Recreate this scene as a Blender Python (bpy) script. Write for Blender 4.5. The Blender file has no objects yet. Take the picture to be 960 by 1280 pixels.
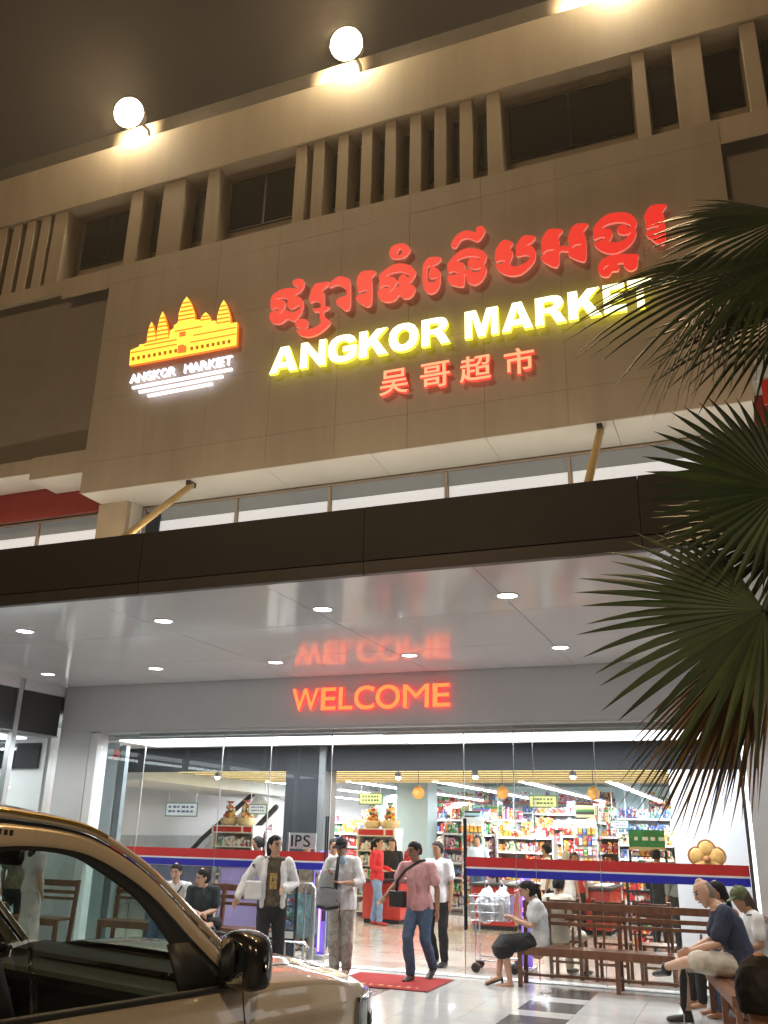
import bpy, bmesh, math, random
from mathutils import Vector, Matrix, noise
random.seed(11)
S = bpy.context.scene
COL = S.collection
R = math.radians
V = Vector
PI = math.pi

# ------------------------------------------------------------------ camera
F_PX, W_PX, H_PX = 1114.96, 960, 1280
CAM = V((0, 0, 1.7))
MW = Matrix(((0.93060804, -0.10532219, -0.3505366),
             (0.3654384, 0.32120391, 0.87366059),
             (0.02057787, -0.9411351, 0.33740371)))      # x right, y down, z forward -> world
cd = bpy.data.cameras.new('camera')
cam = bpy.data.objects.new('camera', cd)
COL.objects.link(cam)
S.camera = cam
cd.sensor_fit = 'VERTICAL'
cd.sensor_height = 36
cd.sensor_width = 27
cd.lens = 36 * F_PX / H_PX
cd.clip_end = 2000
cd.clip_start = 0.05
cam.matrix_world = Matrix.Translation(CAM) @ Matrix((MW.col[0], -MW.col[1], -MW.col[2])).transposed().to_4x4()

# ------------------------------------------------------------------ night sky, glow of the street, exposure
w = bpy.data.worlds.new('World')
S.world = w
w.use_nodes = True
nt = w.node_tree
nt.nodes.clear()
wo = nt.nodes.new('ShaderNodeOutputWorld')
ad = nt.nodes.new('ShaderNodeAddShader')
b1 = nt.nodes.new('ShaderNodeBackground')
b2 = nt.nodes.new('ShaderNodeBackground')
sk = nt.nodes.new('ShaderNodeTexSky')
sk.sky_type = 'NISHITA'
sk.sun_disc = False
SUN_EL, SUN_AZ = 30, -22        # lamp light comes over the photographer's left shoulder
sk.sun_elevation = R(1)
sk.sun_rotation = R(180 + SUN_AZ)
nt.links.new(sk.outputs[0], b1.inputs[0])
b1.inputs[1].default_value = 0.0012
b2.inputs[0].default_value = (0.034, 0.0235, 0.0160, 1)   # town glow on low cloud
b2.inputs[1].default_value = 0.52
nt.links.new(b1.outputs[0], ad.inputs[0])
nt.links.new(b2.outputs[0], ad.inputs[1])
nt.links.new(ad.outputs[0], wo.inputs[0])
sl = bpy.data.lights.new('street_glow', 'SUN')  # warm sun lamp standing in for assumed street lamps out of view
sl.energy = 0.56
sl.angle = R(14)
sl.color = (1.0, 0.70, 0.40)
so = bpy.data.objects.new('street_glow', sl)
COL.objects.link(so)
sd = V((-math.sin(R(SUN_AZ)) * math.cos(R(SUN_EL)), math.cos(R(SUN_AZ)) * math.cos(R(SUN_EL)), -math.sin(R(SUN_EL))))
so.rotation_euler = sd.to_track_quat('-Z', 'Y').to_euler()
S.view_settings.view_transform = 'Standard'
S.view_settings.look = 'None'
S.view_settings.exposure = 0
S.view_settings.gamma = 1
S.render.engine = 'CYCLES'
S.cycles.use_denoising = True
S.cycles.max_bounces = 8
S.cycles.transparent_max_bounces = 16
S.cycles.sample_clamp_indirect = 4
S.cycles.caustics_reflective = False
S.cycles.caustics_refractive = False

# ------------------------------------------------------------------ helpers
def ray(u, v):
    return MW @ V((u - W_PX / 2, v - H_PX / 2, F_PX))
def onY(u, v, y):
    d = ray(u, v); return CAM + d * (y / d.y)
def onZ(u, v, z=0.0):
    d = ray(u, v); return CAM + d * ((z - 1.7) / d.z)

def link(o, parent=None):
    COL.objects.link(o)
    if parent is not None:
        o.parent = parent
    return o
def tag(o, label=None, cat=None, group=None, kind=None):
    if label: o['label'] = label
    if cat: o['category'] = cat
    if group: o['group'] = group
    if kind: o['kind'] = kind
    return o
def thing(name, label, cat, loc=(0, 0, 0), rz=0, group=None):
    o = bpy.data.objects.new(name, None)
    o.location = loc
    o.rotation_euler = (0, 0, rz)
    o.empty_display_size = .2
    link(o)
    return tag(o, label, cat, group)
def copy_tree(o, parent=None):
    c = o.copy()
    COL.objects.link(c)
    if parent is not None:
        c.parent = parent
    for ch in o.children:
        copy_tree(ch, c)
    return c
def dup(o, loc, rz=None, label=None, group=None):
    c = copy_tree(o)
    c.location = loc
    if rz is not None: c.rotation_euler = (0, 0, rz)
    if label: c['label'] = label
    if group: c['group'] = group
    return c

class MB:
    def __init__(s):
        s.v = []; s.f = []; s.mi = []; s.cur = 0
    def add(s, vs, fs):
        n = len(s.v)
        s.v += [tuple(p) for p in vs]
        s.f += [tuple(i + n for i in f) for f in fs]
        s.mi += [s.cur] * len(fs)
        return s
    def box(s, x0, x1, y0, y1, z0, z1, M=None):
        vs = [V((x, y, z)) for z in (z0, z1) for y in (y0, y1) for x in (x0, x1)]
        if M is not None: vs = [M @ p for p in vs]
        return s.add(vs, [(0, 2, 3, 1), (4, 5, 7, 6), (0, 1, 5, 4), (2, 6, 7, 3), (0, 4, 6, 2), (1, 3, 7, 5)])
    def bar(s, a, b, wx, wy, up=V((0, 0, 1))):
        a, b = V(a), V(b)
        d = (b - a).normalized()
        x = d.cross(up)
        if x.length < 1e-4: x = d.cross(V((0, 1, 0)))
        x.normalize(); y = x.cross(d)
        vs = []
        for p in (a, b):
            for i, j in ((-1, -1), (1, -1), (1, 1), (-1, 1)):
                vs.append(p + x * wx * .5 * i + y * wy * .5 * j)
        return s.add(vs, [(3, 2, 1, 0), (4, 5, 6, 7), (0, 1, 5, 4), (1, 2, 6, 5), (2, 3, 7, 6), (3, 0, 4, 7)])
    def tube(s, pts, r, n=8, lat=None, cap=True):
        """sweep; r = number, list of numbers or list of (rx, ry); ends rounded when cap"""
        pts = [V(p) for p in pts]
        m = len(pts)
        rs = r if isinstance(r, (list, tuple)) else [r] * m
        rs = [(q, q) if not isinstance(q, (list, tuple)) else q for q in rs]
        P, Q, T = [], [], []
        for i in range(m):
            t = (pts[min(i + 1, m - 1)] - pts[max(i - 1, 0)])
            T.append(t.normalized() if t.length > 1e-9 else V((0, 0, 1)))
        seq = list(zip(pts, rs, T))
        if cap:
            for k, sg in ((0, -1), (-1, 1)):
                p, q, t = seq[k]
                e = min(q)
                ex = [(p + t * sg * e * math.sin(a), (q[0] * math.cos(a), q[1] * math.cos(a)), t) for a in (R(35), R(65))]
                if sg < 0: seq = ex[::-1] + seq
                else: seq = seq + ex
        lv = V(lat) if lat is not None else None
        rings = []
        for p, q, t in seq:
            if lv is not None: x = lv - t * lv.dot(t)
            else: x = None
            if x is None or x.length < 1e-4:
                x = t.cross(V((0, 0, 1)))
                if x.length < 1e-3: x = t.cross(V((0, 1, 0)))
            if lv is None: lv = x
            x.normalize(); y = t.cross(x)
            rings.append([p + x * q[0] * math.cos(2 * PI * k / n) + y * q[1] * math.sin(2 * PI * k / n) for k in range(n)])
        vs = [p for rg in rings for p in rg]
        fs = [(i * n + k, i * n + (k + 1) % n, (i + 1) * n + (k + 1) % n, (i + 1) * n + k) for i in range(len(rings) - 1) for k in range(n)]
        fs.append(tuple(range(n))[::-1]); fs.append(tuple((len(rings) - 1) * n + k for k in range(n)))
        return s.add(vs, fs)
    def lathe(s, prof, c=(0, 0, 0), n=20):
        c = V(c)
        vs = [c + V((r * math.cos(2 * PI * k / n), r * math.sin(2 * PI * k / n), z)) for r, z in prof for k in range(n)]
        fs = [(i * n + k, i * n + (k + 1) % n, (i + 1) * n + (k + 1) % n, (i + 1) * n + k) for i in range(len(prof) - 1) for k in range(n)]
        fs.append(tuple(range(n))[::-1]); fs.append(tuple((len(prof) - 1) * n + k for k in range(n)))
        return s.add(vs, fs)
    def ball(s, c, r, n=12, sc=(1, 1, 1)):
        m = n // 2 + 1
        prof = [(r * max(1e-3, math.sin(PI * i / (m - 1))), -r * math.cos(PI * i / (m - 1))) for i in range(m)]
        k0 = len(s.v)
        s.lathe(prof, (0, 0, 0), n)
        c = V(c)
        for i in range(k0, len(s.v)):
            p = s.v[i]; s.v[i] = (c.x + p[0] * sc[0], c.y + p[1] * sc[1], c.z + p[2] * sc[2])
        return s
    def grid(s, rows, close=False):
        n = len(rows[0])
        vs = [p for r in rows for p in r]
        fs = []
        for i in range(len(rows) - 1):
            for k in range(n - (0 if close else 1)):
                fs.append((i * n + k, i * n + (k + 1) % n, (i + 1) * n + (k + 1) % n, (i + 1) * n + k))
        return s.add(vs, fs)
    def build(s, name, m, parent=None, smooth=False, bevel=0, solid=0, sub=0, data=False):
        me = bpy.data.meshes.new(name)
        me.from_pydata(s.v, [], s.f)
        ms = m if isinstance(m, (list, tuple)) else [m]
        for q in ms: me.materials.append(q)
        if len(ms) > 1:
            me.polygons.foreach_set('material_index', s.mi)
        if smooth: me.polygons.foreach_set('use_smooth', [True] * len(me.polygons))
        me.update()
        if data: return me
        o = bpy.data.objects.new(name, me)
        link(o, parent)
        if solid:
            q = o.modifiers.new('s', 'SOLIDIFY'); q.thickness = solid; q.offset = -1
        if sub:
            q = o.modifiers.new('d', 'SUBSURF'); q.levels = q.render_levels = sub
        if bevel:
            q = o.modifiers.new('b', 'BEVEL'); q.width = bevel; q.segments = 2; q.limit_method = 'ANGLE'
        return o
def box(name, m, x0, x1, y0, y1, z0, z1, parent=None, bevel=0, M=None):
    return MB().box(x0, x1, y0, y1, z0, z1, M).build(name, m, parent, bevel=bevel)
def inst(name, me, parent, loc, rz=0):
    o = bpy.data.objects.new(name, me)
    o.location = loc; o.rotation_euler = (0, 0, rz)
    return link(o, parent)

# ------------------------------------------------------------------ materials
MC = {}
def mat(name, col, rough=.5, metal=0, em=None, es=0, var=.12, vs=6, bump=0, bs=60, coat=0, spec=.5, alpha=1, streak=False):
    if name in MC: return MC[name]
    m = bpy.data.materials.new(name)
    m.use_nodes = True
    t = m.node_tree
    b = t.nodes['Principled BSDF']
    b.inputs['Roughness'].default_value = rough
    b.inputs['Metallic'].default_value = metal
    b.inputs['Coat Weight'].default_value = coat
    b.inputs['Coat Roughness'].default_value = .04
    b.inputs['Specular IOR Level'].default_value = spec
    tc = t.nodes.new('ShaderNodeTexCoord')
    src = tc.outputs['Object']
    if streak:
        mp = t.nodes.new('ShaderNodeMapping'); mp.inputs['Scale'].default_value = (1, 1, .12)
        t.links.new(src, mp.inputs[0]); src = mp.outputs[0]
    if var:
        nz = t.nodes.new('ShaderNodeTexNoise')
        nz.inputs['Scale'].default_value = vs; nz.inputs['Detail'].default_value = 6; nz.inputs['Roughness'].default_value = .65
        t.links.new(src, nz.inputs['Vector'])
        rp = t.nodes.new('ShaderNodeValToRGB')
        rp.color_ramp.elements[0].position = .3; rp.color_ramp.elements[1].position = .7
        rp.color_ramp.elements[0].color = tuple(c * (1 - var) for c in col[:3]) + (1,)
        rp.color_ramp.elements[1].color = tuple(min(1, c * (1 + var)) for c in col[:3]) + (1,)
        t.links.new(nz.outputs[0], rp.inputs[0])
        t.links.new(rp.outputs[0], b.inputs['Base Color'])
        mr = t.nodes.new('ShaderNodeMapRange')
        mr.inputs[3].default_value = max(0.02, rough * .85); mr.inputs[4].default_value = min(1, rough * 1.2)
        t.links.new(nz.outputs[0], mr.inputs[0]); t.links.new(mr.outputs[0], b.inputs['Roughness'])
    else:
        b.inputs['Base Color'].default_value = tuple(col[:3]) + (1,)
    if bump:
        n2 = t.nodes.new('ShaderNodeTexNoise'); n2.inputs['Scale'].default_value = bs; n2.inputs['Detail'].default_value = 4
        t.links.new(tc.outputs['Object'], n2.inputs['Vector'])
        bp = t.nodes.new('ShaderNodeBump'); bp.inputs['Strength'].default_value = bump; bp.inputs['Distance'].default_value = .01
        t.links.new(n2.outputs[0], bp.inputs['Height']); t.links.new(bp.outputs[0], b.inputs['Normal'])
    if em:
        b.inputs['Emission Color'].default_value = tuple(em[:3]) + (1,)
        b.inputs['Emission Strength'].default_value = es
    MC[name] = m
    return m
def glass(name, tint=(.93, .97, .97), f=1.0, rough=0.0):
    if name in MC: return MC[name]
    m = bpy.data.materials.new(name); m.use_nodes = True
    t = m.node_tree; t.nodes.clear()
    o = t.nodes.new('ShaderNodeOutputMaterial'); mx = t.nodes.new('ShaderNodeMixShader')
    tr = t.nodes.new('ShaderNodeBsdfTransparent'); gl = t.nodes.new('ShaderNodeBsdfGlossy')
    lw = t.nodes.new('ShaderNodeLayerWeight'); lw.inputs[0].default_value = .5
    pw = t.nodes.new('ShaderNodeMath'); pw.operation = 'POWER'; pw.inputs[1].default_value = 5
    fr = t.nodes.new('ShaderNodeMath'); fr.operation = 'MULTIPLY_ADD'; fr.inputs[1].default_value = .96; fr.inputs[2].default_value = .04
    t.links.new(lw.outputs['Facing'], pw.inputs[0]); t.links.new(pw.outputs[0], fr.inputs[0])
    ml = t.nodes.new('ShaderNodeMath'); ml.operation = 'MULTIPLY'; ml.inputs[1].default_value = f
    tr.inputs[0].default_value = tint + (1,); gl.inputs['Roughness'].default_value = rough
    t.links.new(fr.outputs[0], ml.inputs[0]); t.links.new(ml.outputs[0], mx.inputs[0])
    t.links.new(tr.outputs[0], mx.inputs[1]); t.links.new(gl.outputs[0], mx.inputs[2]); t.links.new(mx.outputs[0], o.inputs[0])
    MC[name] = m
    return m

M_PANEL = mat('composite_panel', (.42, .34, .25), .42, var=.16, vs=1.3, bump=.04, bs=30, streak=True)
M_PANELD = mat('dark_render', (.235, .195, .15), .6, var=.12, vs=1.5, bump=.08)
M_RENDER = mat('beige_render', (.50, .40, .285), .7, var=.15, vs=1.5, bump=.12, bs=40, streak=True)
M_CREAM = mat('cream_soffit', (.74, .70, .62), .55, var=.05, vs=2)
M_JOINT = mat('pale_joint', (.36, .31, .24), .8)
M_DARK = mat('near_black_glass', (.012, .011, .011), .18)
M_BROWN = mat('dark_bronze_cladding', (.013, .011, .010), .5, var=.2, vs=1.2)
M_TRIM = mat('dark_trim', (.055, .045, .042), .4)
M_CEIL = mat('glossy_white_panel', (.82, .81, .82), .105, var=.03, vs=1.5)
M_FASC = mat('grey_panel', (.62, .62, .63), .38, var=.05, vs=1.5)
M_GREY = mat('light_grey_wall', (.66, .66, .67), .5, var=.06, vs=2)
M_WHITE = mat('white_paint', (.80, .80, .81), .45, var=.03)
M_ALU = mat('aluminium', (.62, .63, .65), .3, .9, var=.08)
M_CHAR = mat('charcoal_cladding', (.022, .024, .028), .8, var=.12, spec=.2)
M_BLACK = mat('black_plastic', (.012, .012, .013), .35)
M_RED = mat('red_paint', (.50, .018, .012), .35, var=.08)
M_REDW = mat('dull_red_wall', (.30, .035, .025), .6)
M_CLEAR = glass('clear_glass', (.95, .975, .975), .8)
M_GREYGL = mat('grey_back_painted_glass', (.33, .35, .36), .3, var=.06, vs=2, em=(.8, .9, 1), es=.045)
M_TUBE = mat('white_tube_light', (1, 1, 1), .4, em=(.93, .97, 1), es=9, var=0)
M_LOBBY = mat('lit_cove', (1, 1, 1), .4, em=(.97, .985, 1), es=3.0, var=0)
M_DOWN = mat('downlight_lens', (1, 1, 1), .4, em=(1, .98, .95), es=14, var=0)
M_WARM = mat('warm_led', (1, .9, .6), .4, em=(1, .80, .36), es=5, var=0)
M_WOODL = mat('pale_timber', (.66, .52, .30), .45, var=.2, vs=9)
M_WOOD = mat('dark_brown_wood', (.16, .068, .034), .34, var=.3, vs=14, bump=.05, streak=True)
M_BULB = mat('floodlight_lens', (1, 1, 1), .4, em=(1, .86, .58), es=60, var=0)
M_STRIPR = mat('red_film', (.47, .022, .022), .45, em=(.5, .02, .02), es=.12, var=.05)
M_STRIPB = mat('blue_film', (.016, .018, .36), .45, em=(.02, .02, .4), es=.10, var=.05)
M_PURPLE = mat('violet_led', (.4, .2, 1), .4, em=(.30, .14, 1), es=7, var=0)

# ------------------------------------------------------------------ ground and floors
g = MB()
g.add([(-300, -300, -.05), (300, -300, -.05), (300, 300, -.05), (-300, 300, -.05)], [(0, 1, 2, 3)])
g.build('ground', mat('forecourt_concrete', (.17, .165, .155), .8, var=.25, vs=3, bump=.3, bs=90))['kind'] = 'structure'
pv = box('pavement', mat('grout', (.22, .22, .21), .8), -10.45, 5, 6.6, 12.05, -.04, -.008)
pv['kind'] = 'structure'
TL = [mat('pale_tile_%d' % i, c, .16, var=.06, vs=4, coat=.3) for i, c in enumerate([(.56, .57, .56), (.52, .53, .53), (.59, .59, .58)])]
TD = [mat('grey_tile_%d' % i, c, .2, var=.12, vs=6) for i, c in enumerate([(.075, .075, .08), (.09, .09, .095)])]
tile_me = {}
def tile(parent, x, y, wx, wy, ms, top=0.0, th=.008, gap=.004):
    k = (round(wx, 3), round(wy, 3), ms.name)
    if k not in tile_me:
        tile_me[k] = MB().box(gap / 2, wx - gap / 2, gap / 2, wy - gap / 2, -th + .001, 0).build('floor_tile', ms, data=True)
    inst('floor_tile', tile_me[k], parent, (x, y, top))
xs = [-4.1 - .6 * k for k in range(10, 1, -1)] + [-4.7, -4.1, -3.5, -2.9, -2.5, -1.9, -1.3, -.7, -.1, .5, 1.1, 1.7, 2.3, 2.9]
xs = sorted(set(round(q, 2) for q in xs))
y = 11.72
rowsy = []
yy = 12.02
rowsy.append((11.725, .295))
k = 0
while yy > 7.4:
    pass
    y0 = 11.125 - .9 * k
    rowsy.append((y0, .6)); rowsy.append((y0 - .3, .3))
    yy = y0 - .3; k += 1
for (y0, h) in rowsy:
    for a, b in zip(xs[:-1], xs[1:]):
        dark = h == .6 and (abs(a + 2.5) < .02 or abs(a + 4.7) < .02)
        tile(pv, a, y0, b - a, h, random.choice(TD if dark else TL))
sf = box('shop_floor', mat('pinkish_terrazzo', (.50, .43, .38), .14, var=.10, vs=3, coat=.3), -14, 2.5, 12.06, 40, -.05, -.006)
sf['kind'] = 'structure'
TS = [mat('cream_tile_%d' % i, c, .13, var=.10, vs=2.5, coat=.3) for i, c in enumerate([(.60, .53, .47), (.56, .48, .42), (.63, .58, .53), (.55, .45, .40)])]
for j in range(8):
    for i in range(14):
        tile(sf, -11.2 + i * .82, 12.07 + j * .82, .82, .82, TS[0] if random.random() < .45 else random.choice(TS), -.0001, .006, .008)
sill = box('door_threshold', mat('white_stone', (.74, .74, .73), .25), -9.7, 0, 12.0, 12.2, .002, .012)
sill['kind'] = 'structure'

# ------------------------------------------------------------------ supermarket building
B = thing('supermarket_building', 'large beige supermarket building with lit shopfront and sign wall', 'building')
# sign wall of composite panels
cols = [-8.08 + i * .948 for i in range(10)]
rws = [9.57, 9.26, 8.30, 7.34, 6.385, 5.94]
box('panel_backing', M_JOINT, -8.07, .44, 9.006, 9.30, 5.96, 9.55, B)
rr = random.Random(3)
for a, b in zip(cols[:-1], cols[1:]):
    for t0, t1 in zip(rws[:-1], rws[1:]):
        dy = rr.uniform(0, .003)
        box('facade_panel', M_PANEL, a + .0016, b - .0016, 9.0 + dy * .5, 9.005, t1 + .0016, t0 - .0016, B)
box('ledge', M_RENDER, -14, 6, 9.031, 9.75, 9.40, 9.575, B)
# neighbouring recessed panels
for sgn in (-1, 1):
    if sgn < 0: f = lambda x: x
    else: f = lambda x: -7.63 - x
    def bx2(name, m, x0, x1, *a):
        p, q = sorted((f(x0), f(x1)))
        return box(name, m, p, q, *a, B)
    bx2('facade_band', M_RENDER, -8.975, -8.084, 9.012, 9.03, 9.225, 9.57)
    bx2('facade_band', M_RENDER, -16, -8.979, 9.02, 9.03, 9.34, 9.569)
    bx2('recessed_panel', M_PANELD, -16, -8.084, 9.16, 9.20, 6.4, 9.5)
    bx2('facade_band', M_PANEL, -9.02, -8.084, 9.012, 9.03, 6.266, 6.60)
    bx2('facade_band', M_PANEL, -16, -9.024, 9.02, 9.03, 6.37, 6.585)
    bx2('soffit_panel', M_CREAM, -9.02, -8.09, 9.03, 9.58, 6.262, 6.28)
    bx2('soffit_panel', M_CREAM, -16, -9.03, 9.03, 9.58, 6.366, 6.384)
    bx2('red_wall', M_REDW, -16, -8.09, 9.60, 9.66, 5.93, 6.5)
# soffit below the sign wall
for i in range(6):
    x0 = -8.075 + i * 1.42
    box('soffit_panel', M_CREAM, x0 + .003, x0 + 1.417, 9.03, 9.74, 5.945, 5.965, B)
box('pilaster', M_RENDER, -8.10, -7.62, 9.45, 9.74, 4.4, 5.94, B)
box('pilaster', M_CREAM, -7.617, -7.575, 9.52, 9.74, 4.4, 5.94, B)
# clerestory window band over the canopy
M_FRAMEB = mat('tan_window_frame', (.52, .42, .33), .45)
M_LITW = mat('lit_window', (.9, .9, .9), .5, em=(.93, .96, 1), es=.42, var=.05, vs=1)
xw = [-14, -12.3, -10.9, -9.45, -7.57, -6.08, -4.70, -3.12, -1.61, -.1, 1.4, 3]
for a, b in zip(xw[:-1], xw[1:]):
    wdw = box('window_frame', M_FRAMEB, a, b, 9.76, 9.80, 5.915, 5.94, B)
    box('mullion', M_FRAMEB, a, a + .035, 9.75, 9.80, 4.5, 5.899, wdw)
    box('glass_pane', M_GREYGL, a + .04, b - .003, 9.78, 9.79, 5.715, 5.912, wdw)
    box('lit_pane', M_LITW, a + .055, b - .003, 9.776, 9.79, 4.6, 5.712, wdw)
box('reveal_panel', mat('dark_blue_panel', (.03, .045, .07), .4), -7.50, -7.28, 9.75, 9.775, 5.3, 5.86, B)
# attic: columns, windows, parapet
box('parapet', M_RENDER, -16, 6, 9.0, 9.5, 10.92, 11.91, B)
box('upper_parapet', mat('dark_roof_edge', (.085, .068, .052), .7, var=.15), -16, 6, 9.62, 9.85, 11.8, 12.90, B)
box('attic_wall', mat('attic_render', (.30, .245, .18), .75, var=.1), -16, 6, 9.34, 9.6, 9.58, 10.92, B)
colx = [(-10.25, -10.07), (-9.97, -9.79), (-9.67, -9.49), (-9.41, -9.15), (-7.93, -7.71), (-7.34, -6.95), (-6.56, -6.36),
        (-5.1, -4.93), (-4.82, -4.65), (-4.44, -4.28), (-4.08, -3.92), (-3.73, -3.57), (-3.37, -3.21), (-3.02, -2.86), (-2.67, -2.50), (-2.3, -2.12),
        (-.44, -.28), (.04, .38), (.82, 1.0)]
colx += [(-10.55, -10.37), (-10.85, -10.67), (-13.5, -13.1), (-12.4, -12.1), (2.2, 2.5), (3.5, 3.8)]
colx.sort()
for a, b in colx:
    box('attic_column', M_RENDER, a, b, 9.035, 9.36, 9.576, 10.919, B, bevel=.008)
M_WGL = glass('attic_glass', (.25, .25, .25), 1.2)
for (a, b), (c, d) in zip(colx[:-1], colx[1:]):
    gp = c - b
    x0, x1 = (b + .05, c - .05) if gp > .6 else (b + .02, c - .02)
    if gp > .6 and a < -9: x0 = b + .14
    wf = box('attic_window', M_DARK, x0, x1, 9.315, 9.338, 9.96, 10.85, B)
    if gp > .4:
        n = 2 if gp > 1.2 else 1
        for q in range(n):
            u0 = x0 + (x1 - x0) * q / n; u1 = x0 + (x1 - x0) * (q + 1) / n
            box('window_pane', mat('attic_pane', (.010, .010, .010), .7, spec=.05), u0 + .02, u1 - .02, 9.308, 9.314, 9.98, 10.83, wf)
# main wall at the entrance level
box('entrance_fascia', M_FASC, -10.44, 3.2, 12.0, 12.07, 3.13, 3.86, B)
box('fascia_return', M_GREY, -9.66, -.09, 12.03, 12.3, 3.10, 3.128, B)
box('front_wall', M_GREY, -10.44, -9.83, 12.0, 12.3, 0, 3.128, B)
box('front_wall', M_GREY, -.03, 3.2, 11.98, 12.35, 0, 3.129, B)
box('door_jamb', M_WHITE, -9.826, -9.68, 12.01, 12.28, 0, 3.10, B)
box('jamb_light', mat('jamb_led', (1, 1, 1), .4, em=(.9, .96, 1), es=1.8, var=0), -.075, -.035, 12.02, 12.06, .02, 3.09, B)
box('door_jamb', M_TRIM, -.115, -.078, 12.04, 12.3, 0, 3.1, B)
box('upper_wall', M_RENDER, -16, 6, 9.81, 9.86, 4.2, 9.0, B)
box('building_side', M_RENDER, -16, -15.9, 9.4, 40, 0, 11.9, B)
box('building_side', M_RENDER, 5.9, 6, 9.4, 40, 0, 11.9, B)
M_GLOWPANE = mat('added_glow_pane', (.9, .9, .9), .3, em=(.95, .97, 1), es=1.6, var=.3, vs=.8)
for k in range(4):  # glowing shopfront out of view, added to light the side of the car
    fw = box('added_glow_frame', M_ALU, 3.3 + k * 2.9, 6.1 + k * 2.9, 11.9, 12.0, .25, .35, B)
    box('window_pane', M_GLOWPANE, 3.4 + k * 2.9, 6.0 + k * 2.9, 11.95, 12.0, .36, 2.9, fw)
    box('frame_post', M_ALU, 3.3 + k * 2.9, 3.38 + k * 2.9, 11.88, 12.0, .36, 3.0, fw)
    box('front_wall', M_GREY, 3.3 + k * 2.9, 6.19 + k * 2.9, 11.92, 12.1, 3.01, 4.0, B)
# frameless glazing with the coloured safety films
def stripes(p, x0, x1, y):
    box('red_stripe', M_STRIPR, x0, x1, y - .006, y - .002, 1.292, 1.412, p)
    box('blue_stripe', M_STRIPB, x0, x1, y - .006, y - .002, 1.178, 1.268, p)
    box('white_stripe', M_WHITE, x0, x1, y - .0055, y - .002, 1.269, 1.291, p)
gx = [-9.67, -8.82, -7.41, -6.58]
for a, b in zip(gx[:-1], gx[1:]):
    gpn = box('glass_panel', M_CLEAR, a + .004, b - .004, 12.11, 12.122, .014, 3.12, B)
    stripes(gpn, max(a + .004, -9.6), b - .004, 12.11)
    box('glass_joint', M_ALU, b - .004, b + .004, 12.106, 12.126, .014, 3.1, gpn)
gx = [-2.92, -2.66, -1.85, -.118]
for a, b in zip(gx[:-1], gx[1:]):
    gpn = box('glass_panel', M_CLEAR, a + .004, b - .004, 12.11, 12.122, .014, 3.12, B)
    stripes(gpn, a + .004, b - .004, 12.11)
    box('glass_joint', M_ALU, a - .004, a + .004, 12.106, 12.126, .014, 3.1, gpn)
for a, b, hx in ((-6.56, -5.62, -5.655), (-3.64, -2.90, -3.625)):
    sdr = box('sliding_door', M_CLEAR, a, b, 12.19, 12.202, .014, 3.05, B)
    stripes(sdr, a, b, 12.19)
    for dy in (-.035, .035):
        MB().tube([(hx, 12.196 + dy, .54), (hx, 12.196 + dy, 1.88)], .014, 8).build('handle', M_CHAR, sdr, True)
    box('edge_profile', M_ALU, b - .01 if a < -5 else a, b if a < -5 else a + .01, 12.186, 12.206, .014, 3.05, sdr)
box('door_track', M_ALU, -9.0, -.2, 12.16, 12.24, 3.05, 3.10, B)
# inside the lobby
box('lobby_ceiling', M_WHITE, -10.6, 1, 12.3, 13.79, 3.02, 3.06, B)
box('ceiling_cove', M_LOBBY, -9.5, -4.9, 12.32, 13.35, 3.0, 3.018, B)
box('ceiling_cove', M_LOBBY, -4.86, -.3, 12.42, 13.45, 3.0, 3.018, B)
box('bulkhead', M_CHAR, -10.6, -.05, 13.8, 13.95, 2.62, 3.06, B)
box('dark_pillar', M_CHAR, -7.15, -6.57, 13.72, 14.2, 0, 3.015, B)
box('pillar_cladding', mat('grey_cladding', (.12, .125, .13), .4), -6.568, -6.45, 13.74, 14.2, 0, 3.0, B)
box('lobby_wall', mat('pale_lilac_white', (.66, .66, .70), .5, var=.04), -1.08, .9, 13.8, 13.95, 0, 2.619, B)
box('lobby_wall', M_WHITE, -10.62, -10.46, 12.3, 13.8, 0, 3.02, B)
MB().box(-10.10, -9.62, 12.5, 12.56, 0, 3.0).build('lobby_wall', mat('blue_white_wall', (.62, .70, .72), .4, var=.05), B)
box('steel_post', mat('steel_post', (.16, .19, .21), .35), -9.6, -9.48, 12.5, 12.6, 0, 2.95, B)
box('lobby_wall', M_WHITE, .9, 1.0, 12.3, 14, 0, 3.02, B)
# shop hall
M_HALLC = mat('hall_ceiling', (.34, .38, .385), .7, var=.12, vs=1.2)
box('hall_ceiling', M_HALLC, -16, 2.5, 13.96, 40, 3.7, 3.75, B)
for k in range(8):
    MB().box(-10.5, -.6, 14.5 + k * .6, 14.64 + k * .6, 2.705, 2.76).build('ceiling_batten', M_WOODL, B)
    MB().box(-10.4, -.7, 14.72 + k * .6, 14.84 + k * .6, 2.715, 2.74).build('led_strip', M_WARM, B)
for k in range(9):
    box('ceiling_beam', mat('grey_steel', (.17, .20, .205), .5), -16, 2.4, 18 + k * 2.2, 18.1 + k * 2.2, 3.35, 3.6, B)
for k in range(6):
    box('ceiling_duct', mat('grey_duct', (.24, .28, .285), .4), -12 + k * 2.6, -11.75 + k * 2.6, 17, 39, 3.2, 3.4, B)
box('hall_wall', mat('pale_green_wall', (.50, .62, .60), .6, var=.05), -16, 2.5, 34, 34.1, 0, 3.7, B)
box('hall_wall', M_WHITE, -14.1, -14.0, 14, 34, 0, 3.7, B)
box('hall_wall', M_WHITE, 2.4, 2.5, 12.4, 34, 0, 3.7, B)
box('hall_wall', mat('grey_dado', (.38, .40, .41), .5), -13.99, -13.94, 14, 30, 0, 1.5, B)
M_PALEB = mat('pale_blue_column', (.33, .43, .45), .5, var=.04)
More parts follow.
